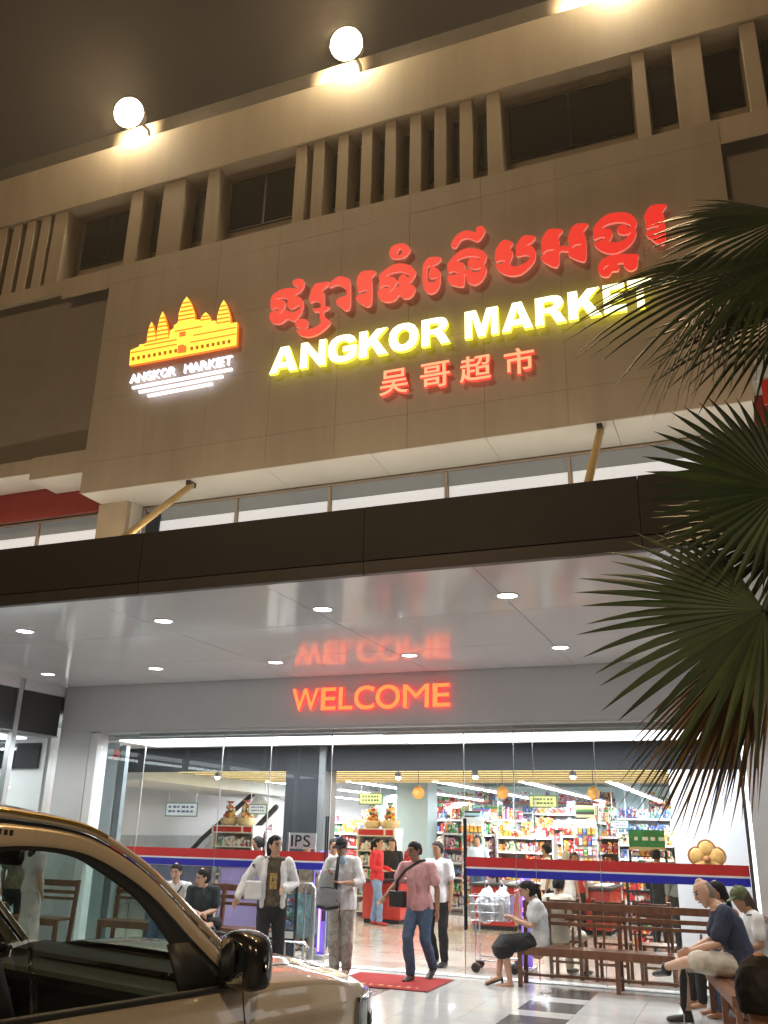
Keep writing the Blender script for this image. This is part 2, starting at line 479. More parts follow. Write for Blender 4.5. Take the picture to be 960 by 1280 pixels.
box('hall_column', M_PALEB, -7.75, -6.98, 20.5, 21.2, 0, 3.7, B)
box('hall_column', M_PALEB, -3.6, -2.9, 27, 27.6, 0, 3.7, B)
box('hall_column', M_PALEB, -9.6, -9.1, 24, 24.6, 0, 3.7, B)
# side wing glazing on the left
sd_y = [2.0, 3.6, 5.2, 6.8, 8.4, 9.85, 10.95, 11.98]
M_SPAN = mat('dark_blind', (.03, .032, .036), .5, var=.1)
for a, b in zip(sd_y[:-1], sd_y[1:]):
    gpn = box('glass_panel', M_CLEAR, -10.506, -10.494, a + .1, b - .002, .02, 3.03, B)
    box('mullion', M_ALU, -10.55, -10.45, a, a + .095, .01, 3.85, gpn)
    box('spandrel', M_SPAN, -10.51, -10.49, a + .1, b - .002, 3.06, 3.69, gpn)
    box('transom', M_ALU, -10.54, -10.46, a + .1, b - .002, 3.032, 3.058, gpn)
    box('top_rail', M_GREY, -10.56, -10.44, a + .1, b - .002, 3.693, 3.87, gpn)
box('wing_ceiling', M_WHITE, -14, -10.6, 1.5, 11.9, 3.02, 3.06, B)
box('wing_light', M_LOBBY, -11.35, -10.85, 2, 11.7, 2.995, 3.018, B)
box('wing_wall', mat('pale_cream_wall', (.6, .62, .56), .6), -14.0, -13.9, 1.5, 11.9, 0, 3.02, B)
box('wing_wall', M_WHITE, -14.0, -10.6, 11.905, 11.99, 0, 3.9, B)
box('wing_wall', M_CHAR, -13.9, -10.7, 11.86, 11.90, 2.55, 2.95, B)
box('wing_floor', TL[1], -14, -10.52, 1.5, 11.9, -.03, .005, B)
box('roof', M_RENDER, -16, 6, 9.86, 40, 11.6, 11.7, B)

def area(name, loc, sx, sy, e, col, parent=None, rot=(0, 0, 0)):
    l = bpy.data.lights.new(name, 'AREA'); l.shape = 'RECTANGLE'; l.size = sx; l.size_y = sy; l.energy = e; l.color = col
    o = bpy.data.objects.new(name, l); o.location = loc; o.rotation_euler = rot
    return link(o, parent)
area('lobby_lamp', (-7.2, 12.9, 2.96), 4.4, .5, 210, (.95, .98, 1), B)
area('lobby_lamp', (-2.6, 12.9, 2.96), 4.4, .5, 210, (.95, .98, 1), B)
area('wing_lamp', (-11.6, 8.5, 2.95), .5, 6, 90, (.95, 1, .97), B)

# ------------------------------------------------------------------ canopy
K = thing('entrance_canopy', 'dark brown entrance canopy with glossy white ceiling and round downlights', 'canopy')
for k in range(8):
    a_ = -15 + k * 2.4
    box('front_fascia', M_BROWN, a_ + .003, a_ + 2.397, 7.0 + (.0, .002, .001)[k % 3], 7.06, 3.965, 4.47, K)
    box('bottom_trim', M_TRIM, a_ + .003, a_ + 2.397, 7.015, 7.09, 3.845, 3.962, K)
box('canopy_roof', M_BROWN, -15, 4.2, 7.065, 9.8, 4.40, 4.46, K)
box('side_fascia', M_BROWN, 4.2, 4.26, 7.0, 9.8, 3.845, 4.47, K)
cx = [-14.2 + 2.03 * i for i in range(10)]
cy = [7.095, 8.75, 10.4, 11.99]
for a, b in zip(cx[:-1], cx[1:]):
    for c, d in zip(cy[:-1], cy[1:]):
        o = box('ceiling_panel', M_CEIL, a + .004, b - .004, c + .004, d - .004, 3.85, 3.87, K)
        o.rotation_euler = (0, 0, 0)
box('ceiling_backing', M_JOINT, -14.2, 4.1, 7.1, 11.99, 3.872, 3.9, K)
dl = MB().lathe([(.105, 0), (.115, -.004), (.115, -.008), (.098, -.009), (.092, -.004), (.092, 0)], n=28).build('downlight', M_WHITE, data=True)
dn = MB().lathe([(.0005, -.0035), (.092, -.0035)], n=28)
dn.f = dn.f[:-2]
dn = dn.build('lens', M_DOWN, data=True)
for j, yq in enumerate((8.13, 10.76)):
    for i in range(8):
        xq = -11.7 + 1.945 * i
        a = inst('downlight', dl, K, (xq, yq, 3.85))
        inst('lens', dn, a, (0, 0, 0))
        l = bpy.data.lights.new('downlight_lamp', 'SPOT'); l.energy = 125; l.spot_size = R(110); l.spot_blend = .6; l.shadow_soft_size = .08; l.color = (1, .97, .92)
        o = bpy.data.objects.new('downlight_lamp', l); o.location = (0, 0, -.02); link(o, a)
M_ROD = mat('yellow_painted_steel', (.62, .42, .16), .4)
for x in (-6.38, -1.125):
    MB().tube([(x, 9.13, 5.90), (x, 7.55, 4.47)], .042, 12).build('tie_rod', M_ROD, K, True)
    MB().box(x - .03, x + .03, 9.05, 9.2, 5.88, 5.944).build('rod_bracket', M_TRIM, K)
for i in range(6):  # unseen fittings added to brighten the soffit above
    u = box('added_uplight', M_TRIM, -11 + i * 2.2, -9.6 + i * 2.2, 8.2, 8.28, 4.462, 4.51, K)
    area('added_uplight_lamp', (-10.3 + i * 2.2, 8.24, 4.53), 1.4, .06, 16, (1, .86, .66), u, (PI, 0, 0))
# ------------------------------------------------------------------ floodlights on the roof
for i, xq in enumerate((-8.0, -4.26, -.52)):
    t = thing('floodlight', ['glaring warm floodlight on the roof edge, above the temple logo', 'glaring warm floodlight on the roof edge, above the gap between logo and red lettering',
                             'warm floodlight on the roof edge cut off by the top of the picture'][i], 'floodlight', (xq, 8.78, 12.27), 0, 'floodlights along the roof edge')
    MB().ball((0, 0, 0), .235, 22, (1.0, .8, 1.0)).build('lens', M_BULB, t, True)
    MB().lathe([(.19, .0), (.20, .04), (.15, .16), (.05, .2)], (0, .14, .04), 18).build('reflector', M_TRIM, t, True)
    MB().tube([(0, .1, .05), (0, .5, .1), (0, .66, -.2)], .025, 8).build('bracket', M_TRIM, t, True)
    l = bpy.data.lights.new('flood_lamp', 'POINT'); l.energy = 10; l.color = (1, .74, .42); l.shadow_soft_size = .27
    o = bpy.data.objects.new('flood_lamp', l); o.location = (0, -.36, .0); link(o, t)
    l = bpy.data.lights.new('flood_beam', 'SPOT'); l.energy = 1900; l.color = (1, .66, .32); l.shadow_soft_size = .2; l.spot_size = R(95); l.spot_blend = .9
    fd_ = (V((-2.5, -9, 1.0)) - V((xq, 8.78, 12.27))).normalized()      # aimed at the forecourt
    o = bpy.data.objects.new('flood_beam', l); o.location = fd_ * .24; o.rotation_euler = fd_.to_track_quat('-Z', 'Y').to_euler(); link(o, t)
    l = bpy.data.lights.new('flood_lamp', 'SPOT'); l.energy = 1500; l.color = (1, .76, .42); l.shadow_soft_size = .1; l.spot_size = R(95); l.spot_blend = .8
    o = bpy.data.objects.new('flood_lamp', l); o.location = (-.50, .46, .16); o.rotation_euler = (R(112), 0, 0); link(o, t)

# ------------------------------------------------------------------ illuminated signs on the wall
def dense(pts, n=4):
    """closed Catmull-Rom curve through the points"""
    out = []
    m = len(pts)
    for i in range(m):
        p0, p1, p2, p3 = (V(pts[(i + j) % m]) for j in (-1, 0, 1, 2))
        for k in range(n):
            t = k / n
            out.append(.5 * ((2 * p1) + (p2 - p0) * t + (2 * p0 - 5 * p1 + 4 * p2 - p3) * t * t + (3 * p1 - p0 - 3 * p2 + p3) * t ** 3))
    return out
def to_mesh(o, name, ms):
    bpy.context.view_layer.update()
    me = bpy.data.meshes.new_from_object(o.evaluated_get(bpy.context.evaluated_depsgraph_get()))
    me.name = name
    me.materials.clear()
    for m in (ms if isinstance(ms, (list, tuple)) else [ms]): me.materials.append(m)
    d = o.data
    bpy.data.objects.remove(o); bpy.data.curves.remove(d)
    return me
FACE = Matrix(((1, 0, 0), (0, 0, -1), (0, 1, 0)))     # glyph x,y,z -> world x, -z->y, y->z
def two_tone(me):
    """front face material 0, returns and back material 1"""
    for p in me.polygons:
        p.material_index = 0 if p.normal.z > .7 else 1
def glyph(name, loops, ms, parent, depth, y, smooth=4, bevel=0):
    """loops in wall coordinates (x, z); extruded towards the viewer from plane y"""
    c = bpy.data.curves.new(name, 'CURVE'); c.dimensions = '2D'; c.fill_mode = 'BOTH'; c.extrude = depth / 2
    c.bevel_depth = bevel
    for lp in loops:
        q = dense(lp, smooth) if smooth > 1 else [V(p) for p in lp]
        sp = c.splines.new('POLY'); sp.points.add(len(q) - 1); sp.use_cyclic_u = True
        for pt, a in zip(sp.points, q): pt.co = (a.x, a.y, 0, 1)
    o = bpy.data.objects.new(name, c); COL.objects.link(o)
    me = to_mesh(o, name, ms)
    two_tone(me)
    me.transform(Matrix.Translation((0, y - depth / 2, 0)) @ FACE.to_4x4())
    r = bpy.data.objects.new(name, me)
    return link(r, parent)
def text(name, body, ms, parent, x0, x1, z0, z1, y, depth, bold=0.0, shear=0):
    c = bpy.data.curves.new(name, 'FONT'); c.body = body; c.size = 1; c.extrude = .02; c.offset = bold; c.resolution_u = 6
    c.shear = shear
    o = bpy.data.objects.new(name, c); COL.objects.link(o)
    me = to_mesh(o, name, ms)
    two_tone(me)
    xs_ = [v.co.x for v in me.vertices]; ys_ = [v.co.y for v in me.vertices]
    ax, bx_, ay, by = min(xs_), max(xs_), min(ys_), max(ys_)
    for v in me.vertices:
        v.co = V((x0 + (v.co.x - ax) / (bx_ - ax) * (x1 - x0), z0 + (v.co.y - ay) / (by - ay) * (z1 - z0), v.co.z / .02 * depth / 2))
    me.transform(Matrix.Translation((0, y - depth / 2, 0)) @ FACE.to_4x4())
    r = bpy.data.objects.new(name, me)
    return link(r, parent)
def px(lst, ox, oy, sc, y):
    out = []
    for u, v in lst:
        p = onY(ox + u / sc, oy + v / sc, y); out.append((p.x, p.z))
    return out

M_SRED = mat('red_lit_acrylic', (.5, .02, .015), .35, em=(1, .030, .020), es=.74, var=0)
M_SREDE = mat('pink_lit_edge', (.7, .3, .25), .35, em=(1, .24, .19), es=.62, var=0)
M_SYEL = mat('yellow_lit_acrylic', (.9, .85, .4), .35, em=(1, .98, .58), es=2.2, var=0)
M_SYELE = mat('yellow_lit_edge', (.7, .7, .1), .35, em=(.82, .80, .05), es=1.9, var=0)
M_SORG = mat('orange_lit_acrylic', (.9, .3, .15), .35, em=(1, .36, .17), es=1.15, var=0)
M_SORGE = mat('orange_lit_edge', (.6, .06, .04), .35, em=(1, .07, .05), es=.9, var=0)
M_WELC = mat('orange_red_lit_acrylic', (.9, .2, .05), .35, em=(1, .22, .055), es=1.5, var=0)
M_WELCE = mat('red_lit_edge', (.7, .03, .03), .35, em=(1, .035, .035), es=2.2, var=0)

kh = thing('lettering_sign', 'row of large red glowing Khmer letters at the top of the sign wall', 'sign', (0, 0, 0))
YS = 8.88
KH = [
 ((325, 335, 8), [[(330, 110), (390, 95), (430, 120), (425, 180), (390, 225), (335, 268), (390, 280), (420, 330), (415, 400), (380, 470), (330, 520), (265, 500), (215, 535), (160, 550), (105, 530), (85, 480), (100, 430), (150, 414), (185, 396), (150, 384), (100, 398), (95, 330), (110, 270), (170, 220), (240, 195), (300, 190), (345, 195), (375, 180), (330, 165), (315, 135)],
                  [(140, 303), (210, 286), (272, 300), (262, 345), (275, 385), (320, 394), (380, 357), (388, 390), (345, 425), (285, 425), (250, 412), (205, 450), (188, 440), (230, 395), (242, 345), (222, 312)]]),
 ((325, 335, 8), [[(500, 220), (540, 150), (600, 135), (680, 128), (650, 180), (605, 215), (632, 240), (635, 365), (682, 372), (670, 405), (625, 430), (640, 480), (695, 530), (640, 600), (560, 655), (470, 680), (390, 660), (352, 612), (400, 604), (380, 588), (346, 572), (350, 520), (410, 495), (462, 515), (468, 560), (445, 598), (490, 598), (560, 570), (600, 530), (585, 480), (588, 430), (530, 425), (525, 395), (592, 385), (592, 335), (540, 318), (490, 337), (485, 285)]]),
 ((325, 335, 8), [[(690, 185), (680, 150), (740, 95), (790, 70), (850, 85), (890, 110), (895, 250), (890, 380), (845, 415), (790, 375), (750, 335), (775, 290), (820, 275), (858, 255), (850, 205), (800, 167), (745, 158)]]),
 ((430, 290, 8), [[(118, 470), (150, 400), (210, 375), (312, 383), (262, 450), (270, 490), (265, 690), (215, 735), (118, 672), (128, 622), (180, 607), (232, 582), (218, 566), (160, 577), (133, 590), (125, 540)]]),
 ((430, 290, 8), [[(345, 420), (430, 345), (520, 305), (620, 310), (680, 345), (710, 400), (675, 465), (645, 500), (695, 530), (700, 580), (660, 640), (590, 655), (545, 618), (500, 670), (430, 690), (360, 670), (330, 610), (347, 562), (440, 547), (450, 532), (400, 520), (345, 543), (345, 480)],
                  [(412, 430), (480, 396), (580, 386), (645, 420), (632, 442), (592, 406), (545, 440), (530, 490), (560, 512), (510, 550), (462, 595), (450, 580), (500, 530), (520, 480), (490, 440)]]),
 ((430, 290, 8), [[(445, 200), (465, 140), (520, 110), (600, 105), (655, 160), (620, 220), (560, 250), (490, 255), (455, 235)], [(525, 195), (545, 155), (575, 165), (565, 205), (540, 220)]]),
 ((430, 290, 8), [[(780, 340), (800, 285), (850, 240), (962, 243), (930, 300), (875, 327), (925, 352), (955, 400), (945, 530), (900, 590), (850, 605), (800, 570), (780, 480)],
                  [(824, 340), (862, 332), (838, 400), (852, 452), (922, 440), (905, 482), (855, 490), (822, 450)]]),
 ((550, 270, 8), [[(100, 280), (150, 190), (220, 140), (290, 135), (350, 150), (360, 105), (410, 85), (445, 120), (430, 170), (380, 235), (330, 230), (270, 207), (200, 232), (150, 305)]]),
 ((550, 270, 8), [[(70, 470), (120, 400), (200, 330), (280, 310), (380, 320), (450, 360), (455, 420), (432, 470), (460, 510), (440, 590), (390, 655), (320, 675), (265, 640), (255, 592), (237, 575), (235, 660), (210, 695), (95, 670), (70, 610), (82, 580), (140, 575), (172, 556), (130, 537), (75, 550)],
                  [(155, 440), (220, 402), (330, 387), (390, 402), (393, 430), (350, 405), (290, 416), (270, 460), (290, 502), (350, 517), (402, 502), (385, 545), (330, 550), (280, 520), (242, 530), (237, 470), (200, 450)]]),
 ((550, 270, 8), [[(550, 330), (590, 260), (640, 225), (722, 255), (690, 310), (718, 340), (718, 390), (690, 460), (730, 490), (800, 480), (880, 430), (890, 388), (840, 376), (765, 392), (752, 330), (760, 280), (800, 210), (850, 180), (950, 195), (905, 255), (855, 277), (920, 290), (950, 350), (940, 430), (880, 510), (800, 570), (700, 585), (600, 550), (550, 480), (600, 464), (650, 440), (600, 430), (550, 446), (545, 390)]]),
 ((660, 260, 8), [[(130, 310), (170, 230), (220, 195), (340, 205), (300, 268), (305, 310), (310, 368), (360, 366), (405, 372), (398, 290), (420, 200), (470, 150), (520, 140), (597, 148), (552, 215), (560, 255), (575, 300), (575, 490), (530, 520), (405, 465), (402, 422), (380, 420), (310, 427), (305, 540), (260, 580), (140, 515), (140, 460), (240, 417), (260, 402), (190, 405), (140, 440), (135, 380)],
                  [(432, 385), (470, 352), (530, 346), (500, 372)]]),
 ((730, 240, 8), [[(90, 350), (150, 270), (230, 210), (330, 190), (430, 195), (500, 240), (525, 290), (512, 350), (520, 400), (480, 490), (400, 560), (300, 600), (200, 590), (120, 540), (100, 500), (150, 477), (212, 442), (160, 436), (95, 460), (90, 400)],
                  [(175, 345), (250, 302), (370, 286), (450, 310), (465, 340), (440, 347), (400, 310), (345, 330), (325, 370), (360, 407), (430, 407), (470, 387), (430, 440), (370, 480), (290, 490), (247, 485), (270, 440), (280, 390), (250, 357)]]),
 ((730, 240, 8), [[(140, 730), (170, 670), (240, 630), (350, 610), (530, 610), (535, 660), (525, 740), (460, 775), (400, 735), (390, 697), (335, 702), (347, 740), (335, 775), (280, 780), (260, 810), (230, 835), (170, 825), (140, 780)], [(187, 765), (210, 727), (245, 717), (215, 750)]]),
 ((730, 240, 8), [[(600, 230), (640, 150), (690, 115), (822, 113), (780, 190), (800, 240), (810, 470), (760, 510), (630, 430), (630, 382), (700, 362), (752, 325), (690, 330), (620, 350), (615, 290)]]),
]
for (ox, oy, sc), lps in KH:
    o = glyph('letter', [px(l, ox, oy, sc, YS) for l in lps], [M_SRED, M_SREDE], kh, .035, YS + .06, 3, 0)
    # slightly larger pink backing edge that frames each letter
en = thing('lettering_sign', 'bright yellow glowing capital letters reading ANGKOR MARKET across the sign wall', 'sign')
ZB, ZT = 7.195, 7.562
LX = {}
pxs = [('A', 338, 372.5), ('N', 376, 407.5), ('G', 410, 446), ('K', 449, 485), ('O', 486, 523), ('R', 527, 562.5), ('M', 581, 622.5), ('A', 627, 665.5), ('R', 669, 707), ('K', 710, 751), ('E', 754, 782), ('T', 785, 815)]
HEAVY = {   # unit boxes, straight-sided heavy capitals
 'A': [[(0, 0), (.36, 1), (.66, 1), (1, 0), (.72, 0), (.665, .17), (.325, .17), (.275, 0)], [(.385, .38), (.605, .38), (.50, .74)]],
 'N': [[(0, 0), (0, 1), (.27, 1), (.72, .43), (.72, 1), (1, 1), (1, 0), (.74, 0), (.28, .58), (.28, 0)]],
 'G': [[(1, .56), (1, .14), (.82, .045), (.63, 0), (.45, 0), (.27, .045), (.11, .15), (.02, .32), (0, .5), (.03, .70), (.13, .87), (.30, .975), (.52, 1), (.75, .97), (.90, .87), (.975, .70), (.71, .65), (.65, .75), (.53, .79), (.40, .76), (.31, .66), (.29, .5), (.31, .34), (.40, .235), (.54, .21), (.66, .235), (.74, .28), (.74, .37), (.53, .37), (.53, .56)]],
 'K': [[(0, 0), (0, 1), (.29, 1), (.29, .64), (.60, 1), (.97, 1), (.62, .62), (1, 0), (.66, 0), (.42, .43), (.29, .29), (.29, 0)]],
 'O': [[(.5, 1), (.69, .975), (.86, .88), (.965, .71), (1, .5), (.965, .29), (.86, .12), (.69, .025), (.5, 0), (.31, .025), (.14, .12), (.035, .29), (0, .5), (.035, .71), (.14, .88), (.31, .975)],
       [(.5, .77), (.61, .735), (.69, .64), (.715, .5), (.69, .36), (.61, .265), (.5, .23), (.39, .265), (.31, .36), (.285, .5), (.31, .64), (.39, .735)]],
 'R': [[(0, 0), (0, 1), (.56, 1), (.74, .975), (.86, .90), (.92, .77), (.90, .62), (.82, .51), (.70, .455), (.80, .38), (1, 0), (.68, 0), (.52, .31), (.43, .40), (.28, .40), (.28, 0)],
       [(.28, .58), (.46, .58), (.58, .61), (.63, .69), (.58, .77), (.47, .80), (.28, .80)]],
 'M': [[(0, 0), (0, 1), (.34, 1), (.50, .39), (.66, 1), (1, 1), (1, 0), (.79, 0), (.79, .76), (.60, 0), (.40, 0), (.21, .76), (.21, 0)]],
 'E': [[(0, 0), (0, 1), (.96, 1), (.96, .79), (.32, .79), (.32, .63), (.91, .63), (.91, .43), (.32, .43), (.32, .22), (1, .22), (1, 0)]],
 'T': [[(.35, 0), (.35, .76), (0, .76), (0, 1), (1, 1), (1, .76), (.65, .76), (.65, 0)]],
}
for ch, a, b in pxs:
    va = 445 - (a - 350) * .178; vb = 445 - (b - 350) * .178
    xa, xb = onY(a, va, 8.9).x, onY(b, vb, 8.9).x
    ov = .010 if ch in 'GO' else 0
    glyph('letter', [[(xa + (xb - xa) * u, ZB - ov + (ZT - ZB + 2 * ov) * v_) for u, v_ in lp] for lp in HEAVY[ch]], [M_SYEL, M_SYELE], en, .05, 8.945, 1)
cn = thing('lettering_sign', 'four small orange glowing Chinese characters below the yellow letters', 'sign')
for ch, xa, xb in (('吴', -3.67, -3.30), ('哥', -3.15, -2.78), ('超', -2.66, -2.28), ('市', -2.13, -1.78)):
    text('character', ch, [M_SORG, M_SORGE], cn, xa, xb, 6.63, 6.965, 8.96, .05, .012)
we = thing('lettering_sign', 'orange red glowing capital letters reading WELCOME over the glass doors', 'sign')
wx = [(-6.19, -5.76, 'W'), (-5.715, -5.48, 'E'), (-5.435, -5.215, 'L'), (-5.19, -4.88, 'C'), (-4.855, -4.485, 'O'), (-4.44, -4.055, 'M'), (-4.00, -3.755, 'E')]
for a, b, ch in wx:
    ov = .008 if ch in 'CO' else 0
    text('letter', ch, [M_WELC, M_WELCE], we, a, b, 3.348 - ov, 3.668 + ov, 11.985, .045, 0.0 if ch == 'M' else .010)

# temple logo
lg = thing('logo_sign', 'glowing yellow temple silhouette logo above white lettering and three white bars', 'sign')
M_LY = mat('golden_lit_acrylic', (.9, .6, .1), .35, em=(1, .66, .055), es=1.5, var=0)
M_LO = mat('orange_lit_detail', (.8, .25, .05), .35, em=(.95, .20, .02), es=.8, var=0)
M_LB = mat('brown_detail', (.3, .1, .02), .5, em=(.75, .2, .01), es=.55, var=0)
M_LW = mat('blue_white_lit_acrylic', (.9, .9, 1), .35, em=(.80, .82, 1), es=1.7, var=0)
L0 = (140, 350, 5.333, 8.90)
tower = lambda cx_, by, w_, h_: [(cx_ - w_, by), (cx_ - w_ * .95, by - h_ * .3), (cx_ - w_ * .72, by - h_ * .55), (cx_ - w_ * .42, by - h_ * .8), (cx_, by - h_), (cx_ + w_ * .42, by - h_ * .8), (cx_ + w_ * .72, by - h_ * .55), (cx_ + w_ * .95, by - h_ * .3), (cx_ + w_, by)]
sil = [(112, 567), (120, 466), (178, 440), (178, 428), (212, 424)] + tower(260, 415, 30, 140) + tower(334, 400, 40, 194) + [(385, 335), (408, 318), (410, 300), (432, 285)] + tower(495, 270, 56, 162) + [(552, 262), (585, 262)] + tower(622, 270, 34, 58) + [(660, 270), (685, 268)] + tower(742, 290, 46, 160) + [(795, 284), (832, 279), (826, 432)]
glyph('temple_silhouette', [px(sil, *L0)], [M_LY, M_LO], lg, .05, 8.96, 1)
def flat(name, q, m, y, d=.012):
    return glyph(name, [px(q, *L0)], [m, m], lg, d, y, 1)
mbw = []
def slope(u): return -0.186 * u
for i in range(19):
    u = 140 + i * 35.5
    if 430 < u < 520: continue
    vv = 525 + slope(u - 140) + (4 if u > 500 else 0)
    flat('window_slot', [(u - 8, vv + 12), (u - 8, vv - 10), (u + 9, vv - 13), (u + 9, vv + 9)], M_LB, 8.908)
for u, v, wd, hh in ((262, 0, 34, 0), (334, 0, 44, 0), (495, 0, 54, 0), (622, 0, 30, 0), (742, 0, 44, 0)):
    base = {262: 405, 334: 390, 495: 258, 622: 262, 742: 280}[u]
    H = {262: 120, 334: 165, 495: 135, 622: 40, 742: 135}[u]
    n = max(2, int(H / 26))
    for k in range(n):
        t = k / n
        w2 = wd * (1 - .75 * t ** 1.4)
        vv = base - H * t
        flat('tier_line', [(u - w2, vv + 4 + w2 * .18), (u - w2, vv - 3 + w2 * .18), (u + w2, vv - 3 - w2 * .18), (u + w2, vv + 4 - w2 * .18)], M_LO, 8.908)
for a, b, v0 in ((125, 430, 488), (520, 826, 418), (215, 430, 440), (540, 826, 372), (420, 600, 345)):
    flat('cornice_line', [(a, v0), (a, v0 - 6), (b, v0 - 6 + slope(b - a)), (b, v0 + slope(b - a))], M_LO, 8.909)
flat('portal', [(440, 490), (440, 440), (470, 430), (495, 440), (495, 482)], M_LO, 8.906)
flat('portal', [(450, 380), (450, 350), (490, 342), (490, 372)], M_LO, 8.906)
word = 'ANGKOR MARKET'
x0 = px([(105, 685)], *L0)[0]; x1 = px([(792, 560)], *L0)[0]
n = len(word); stp = (x1[0] - x0[0]) / n
for i, ch in enumerate(word):
    if ch == ' ': continue
    text('small_letter', ch, [M_LW, M_LW], lg, x0[0] + i * stp + .008, x0[0] + (i + 1) * stp - .008, 7.475, 7.605, 8.96, .04, .0)
for a, b, va, vb in ((125, 792, 712, 586), (170, 730, 740, 634), (228, 660, 765, 684)):
    glyph('light_bar', [px([(a, va + 7), (a, va - 7), (b, vb - 7), (b, vb + 7)], *L0)], [M_LW, M_LW], lg, .035, 8.955, 1)
# neighbour's sign at the right edge
ns = thing('shop_sign', 'small white and red panel sign at the right edge of the facade', 'sign')
box('white_panel', mat('white_sign_face', (.6, .58, .58), .4), .49, 1.4, 8.97, 9.0, 6.14, 6.42, ns)
box('red_panel', M_RED, .53, 1.4, 8.96, 8.99, 5.86, 6.135, ns)

# ------------------------------------------------------------------ shop interior
def pack(name, cols_, sc=22):
    m = mat(name, cols_[0], .35, var=0)
    t = m.node_tree; b = t.nodes['Principled BSDF']
    tc = t.nodes.new('ShaderNodeTexCoord'); vo = t.nodes.new('ShaderNodeTexVoronoi'); vo.inputs['Scale'].default_value = sc
    mp = t.nodes.new('ShaderNodeMapping'); mp.inputs['Scale'].default_value = (1, .02, 1)
    rp = t.nodes.new('ShaderNodeValToRGB'); rp.color_ramp.interpolation = 'CONSTANT'
    sp = t.nodes.new('ShaderNodeSeparateColor')
    while len(rp.color_ramp.elements) < len(cols_): rp.color_ramp.elements.new(.5)
    for i, c in enumerate(cols_):
        rp.color_ramp.elements[i].position = [0, .42, .64, .8, .9][i]; rp.color_ramp.elements[i].color = c + (1,)
    t.links.new(tc.outputs['Object'], mp.inputs[0]); t.links.new(mp.outputs[0], vo.inputs['Vector']); t.links.new(vo.outputs['Color'], sp.inputs[0])
    t.links.new(sp.outputs[0], rp.inputs[0]); t.links.new(rp.outputs[0], b.inputs['Base Color'])
    return m
_w, _r, _y, _g, _b, _k = (.72, .71, .68), (.55, .04, .035), (.70, .46, .08), (.07, .26, .09), (.09, .16, .45), (.05, .04, .04)
PC = [pack('product_0', [_w, (.55, .5, .42), _r, _b, _k]), pack('product_1', [_r, (.4, .02, .03), _w, _y, _k]), pack('product_2', [_y, (.6, .3, .06), _w, _r, _g]), pack('product_3', [_g, (.12, .35, .12), _w, _y, _k]),
      pack('product_4', [_b, (.15, .3, .6), _w, _r, _k]), pack('product_5', [(.78, .78, .76), _w, (.5, .55, .6), _b, _r]), pack('product_6', [(.6, .22, .06), _y, _w, _r, _k]), pack('product_7', [(.5, .26, .36), _w, _r, (.3, .1, .3), _k]),
      pack('product_8', [(.76, .68, .35), _w, _g, _r, _k]), pack('product_9', [(.3, .5, .58), _w, _b, _g, _k])]
M_SHELF = mat('white_shelf', (.72, .73, .73), .4, var=.05)
def shelf_unit(label, x, y, wd, h, rz=0, n=5, depth=.5, seed=0, pal=None, grp='shelf units in the sales hall', top=True):
    t = thing('shelf_unit', label, 'shelf', (x, y, 0), rz, grp)
    f = MB().box(-wd / 2, wd / 2, depth - .03, depth, 0, h)
    f.box(-wd / 2, -wd / 2 + .03, 0, depth - .031, 0, h); f.box(wd / 2 - .03, wd / 2, 0, depth - .031, 0, h)
    f.build('frame', M_SHELF, t)
    r = random.Random(seed)
    pr = MB()
    pal = pal or list(range(10))
    for k in range(n + 1):
        z = .1 + (h - .15) * k / n
        if k == n and not top: break
        box('shelf', M_SHELF, -wd / 2 + .031, wd / 2 - .031, -.02, depth - .031, z - .03, z, t)
        MB().box(-wd / 2 + .031, wd / 2 - .031, -.03, -.021, z - .04, z + .005).build('price_rail', PC[1] if r.random() < .3 else M_WHITE, t)
        u = -wd / 2 + .05
        gap = (h - .15) / n
        blk = 0
        while u < wd / 2 - .1:
            if blk <= 0:
                blk = r.randint(1, 4); ci = r.choice(pal); bw = r.uniform(.05, .12); bh = gap * r.uniform(.5, .88)
                if k == n: bh = r.uniform(.12, .42)
            pr.cur = ci
            if u + bw < wd / 2 - .04:
                pr.box(u, u + bw * r.uniform(.78, .97), .0 + r.uniform(0, .08), depth - .05, z + .001, z + bh * r.uniform(.80, 1.0))
            u += bw; blk -= 1
    q = pr.build('products', PC, t); q['kind'] = 'stuff'
    return t
def header_stand(label, x, y, wd, seed):
    t = thing('promotion_stand', label, 'display', (x, y, 0), 0, 'promotion stands with red headers')
    box('frame', M_SHELF, -wd / 2, wd / 2, .45, .5, 0, 1.6, t)
    for s_ in (-1, 1): box('side_panel', M_SHELF, s_ * wd / 2 - .02, s_ * wd / 2 + .02, 0, .45, 0, 1.6, t)
    box('header', M_WHITE, -wd / 2 - .02, wd / 2 + .02, -.02, .5, 1.602, 1.77, t)
    box('red_band', M_RED, -wd / 2 + .03, wd * .22, -.03, -.021, 1.63, 1.74, t)
    box('red_band', M_RED, wd * .28, wd / 2 - .02, -.03, -.021, 1.63, 1.74, t)
    r = random.Random(seed); pr = MB()
    for k in range(5):
        z = .12 + k * .3
        box('shelf', M_SHELF, -wd / 2 + .022, wd / 2 - .022, .0, .449, z - .025, z, t)
        u = -wd / 2 + .05
        while u < wd / 2 - .12:
            pr.cur = r.choice([5, 5, 0, 9, 3, 5]); b_ = r.uniform(.06, .12)
            pr.box(u, u + b_ * .9, .04, .4, z + .001, z + r.uniform(.12, .24)); u += b_
    q = pr.build('products', PC, t); q['kind'] = 'stuff'
    return t
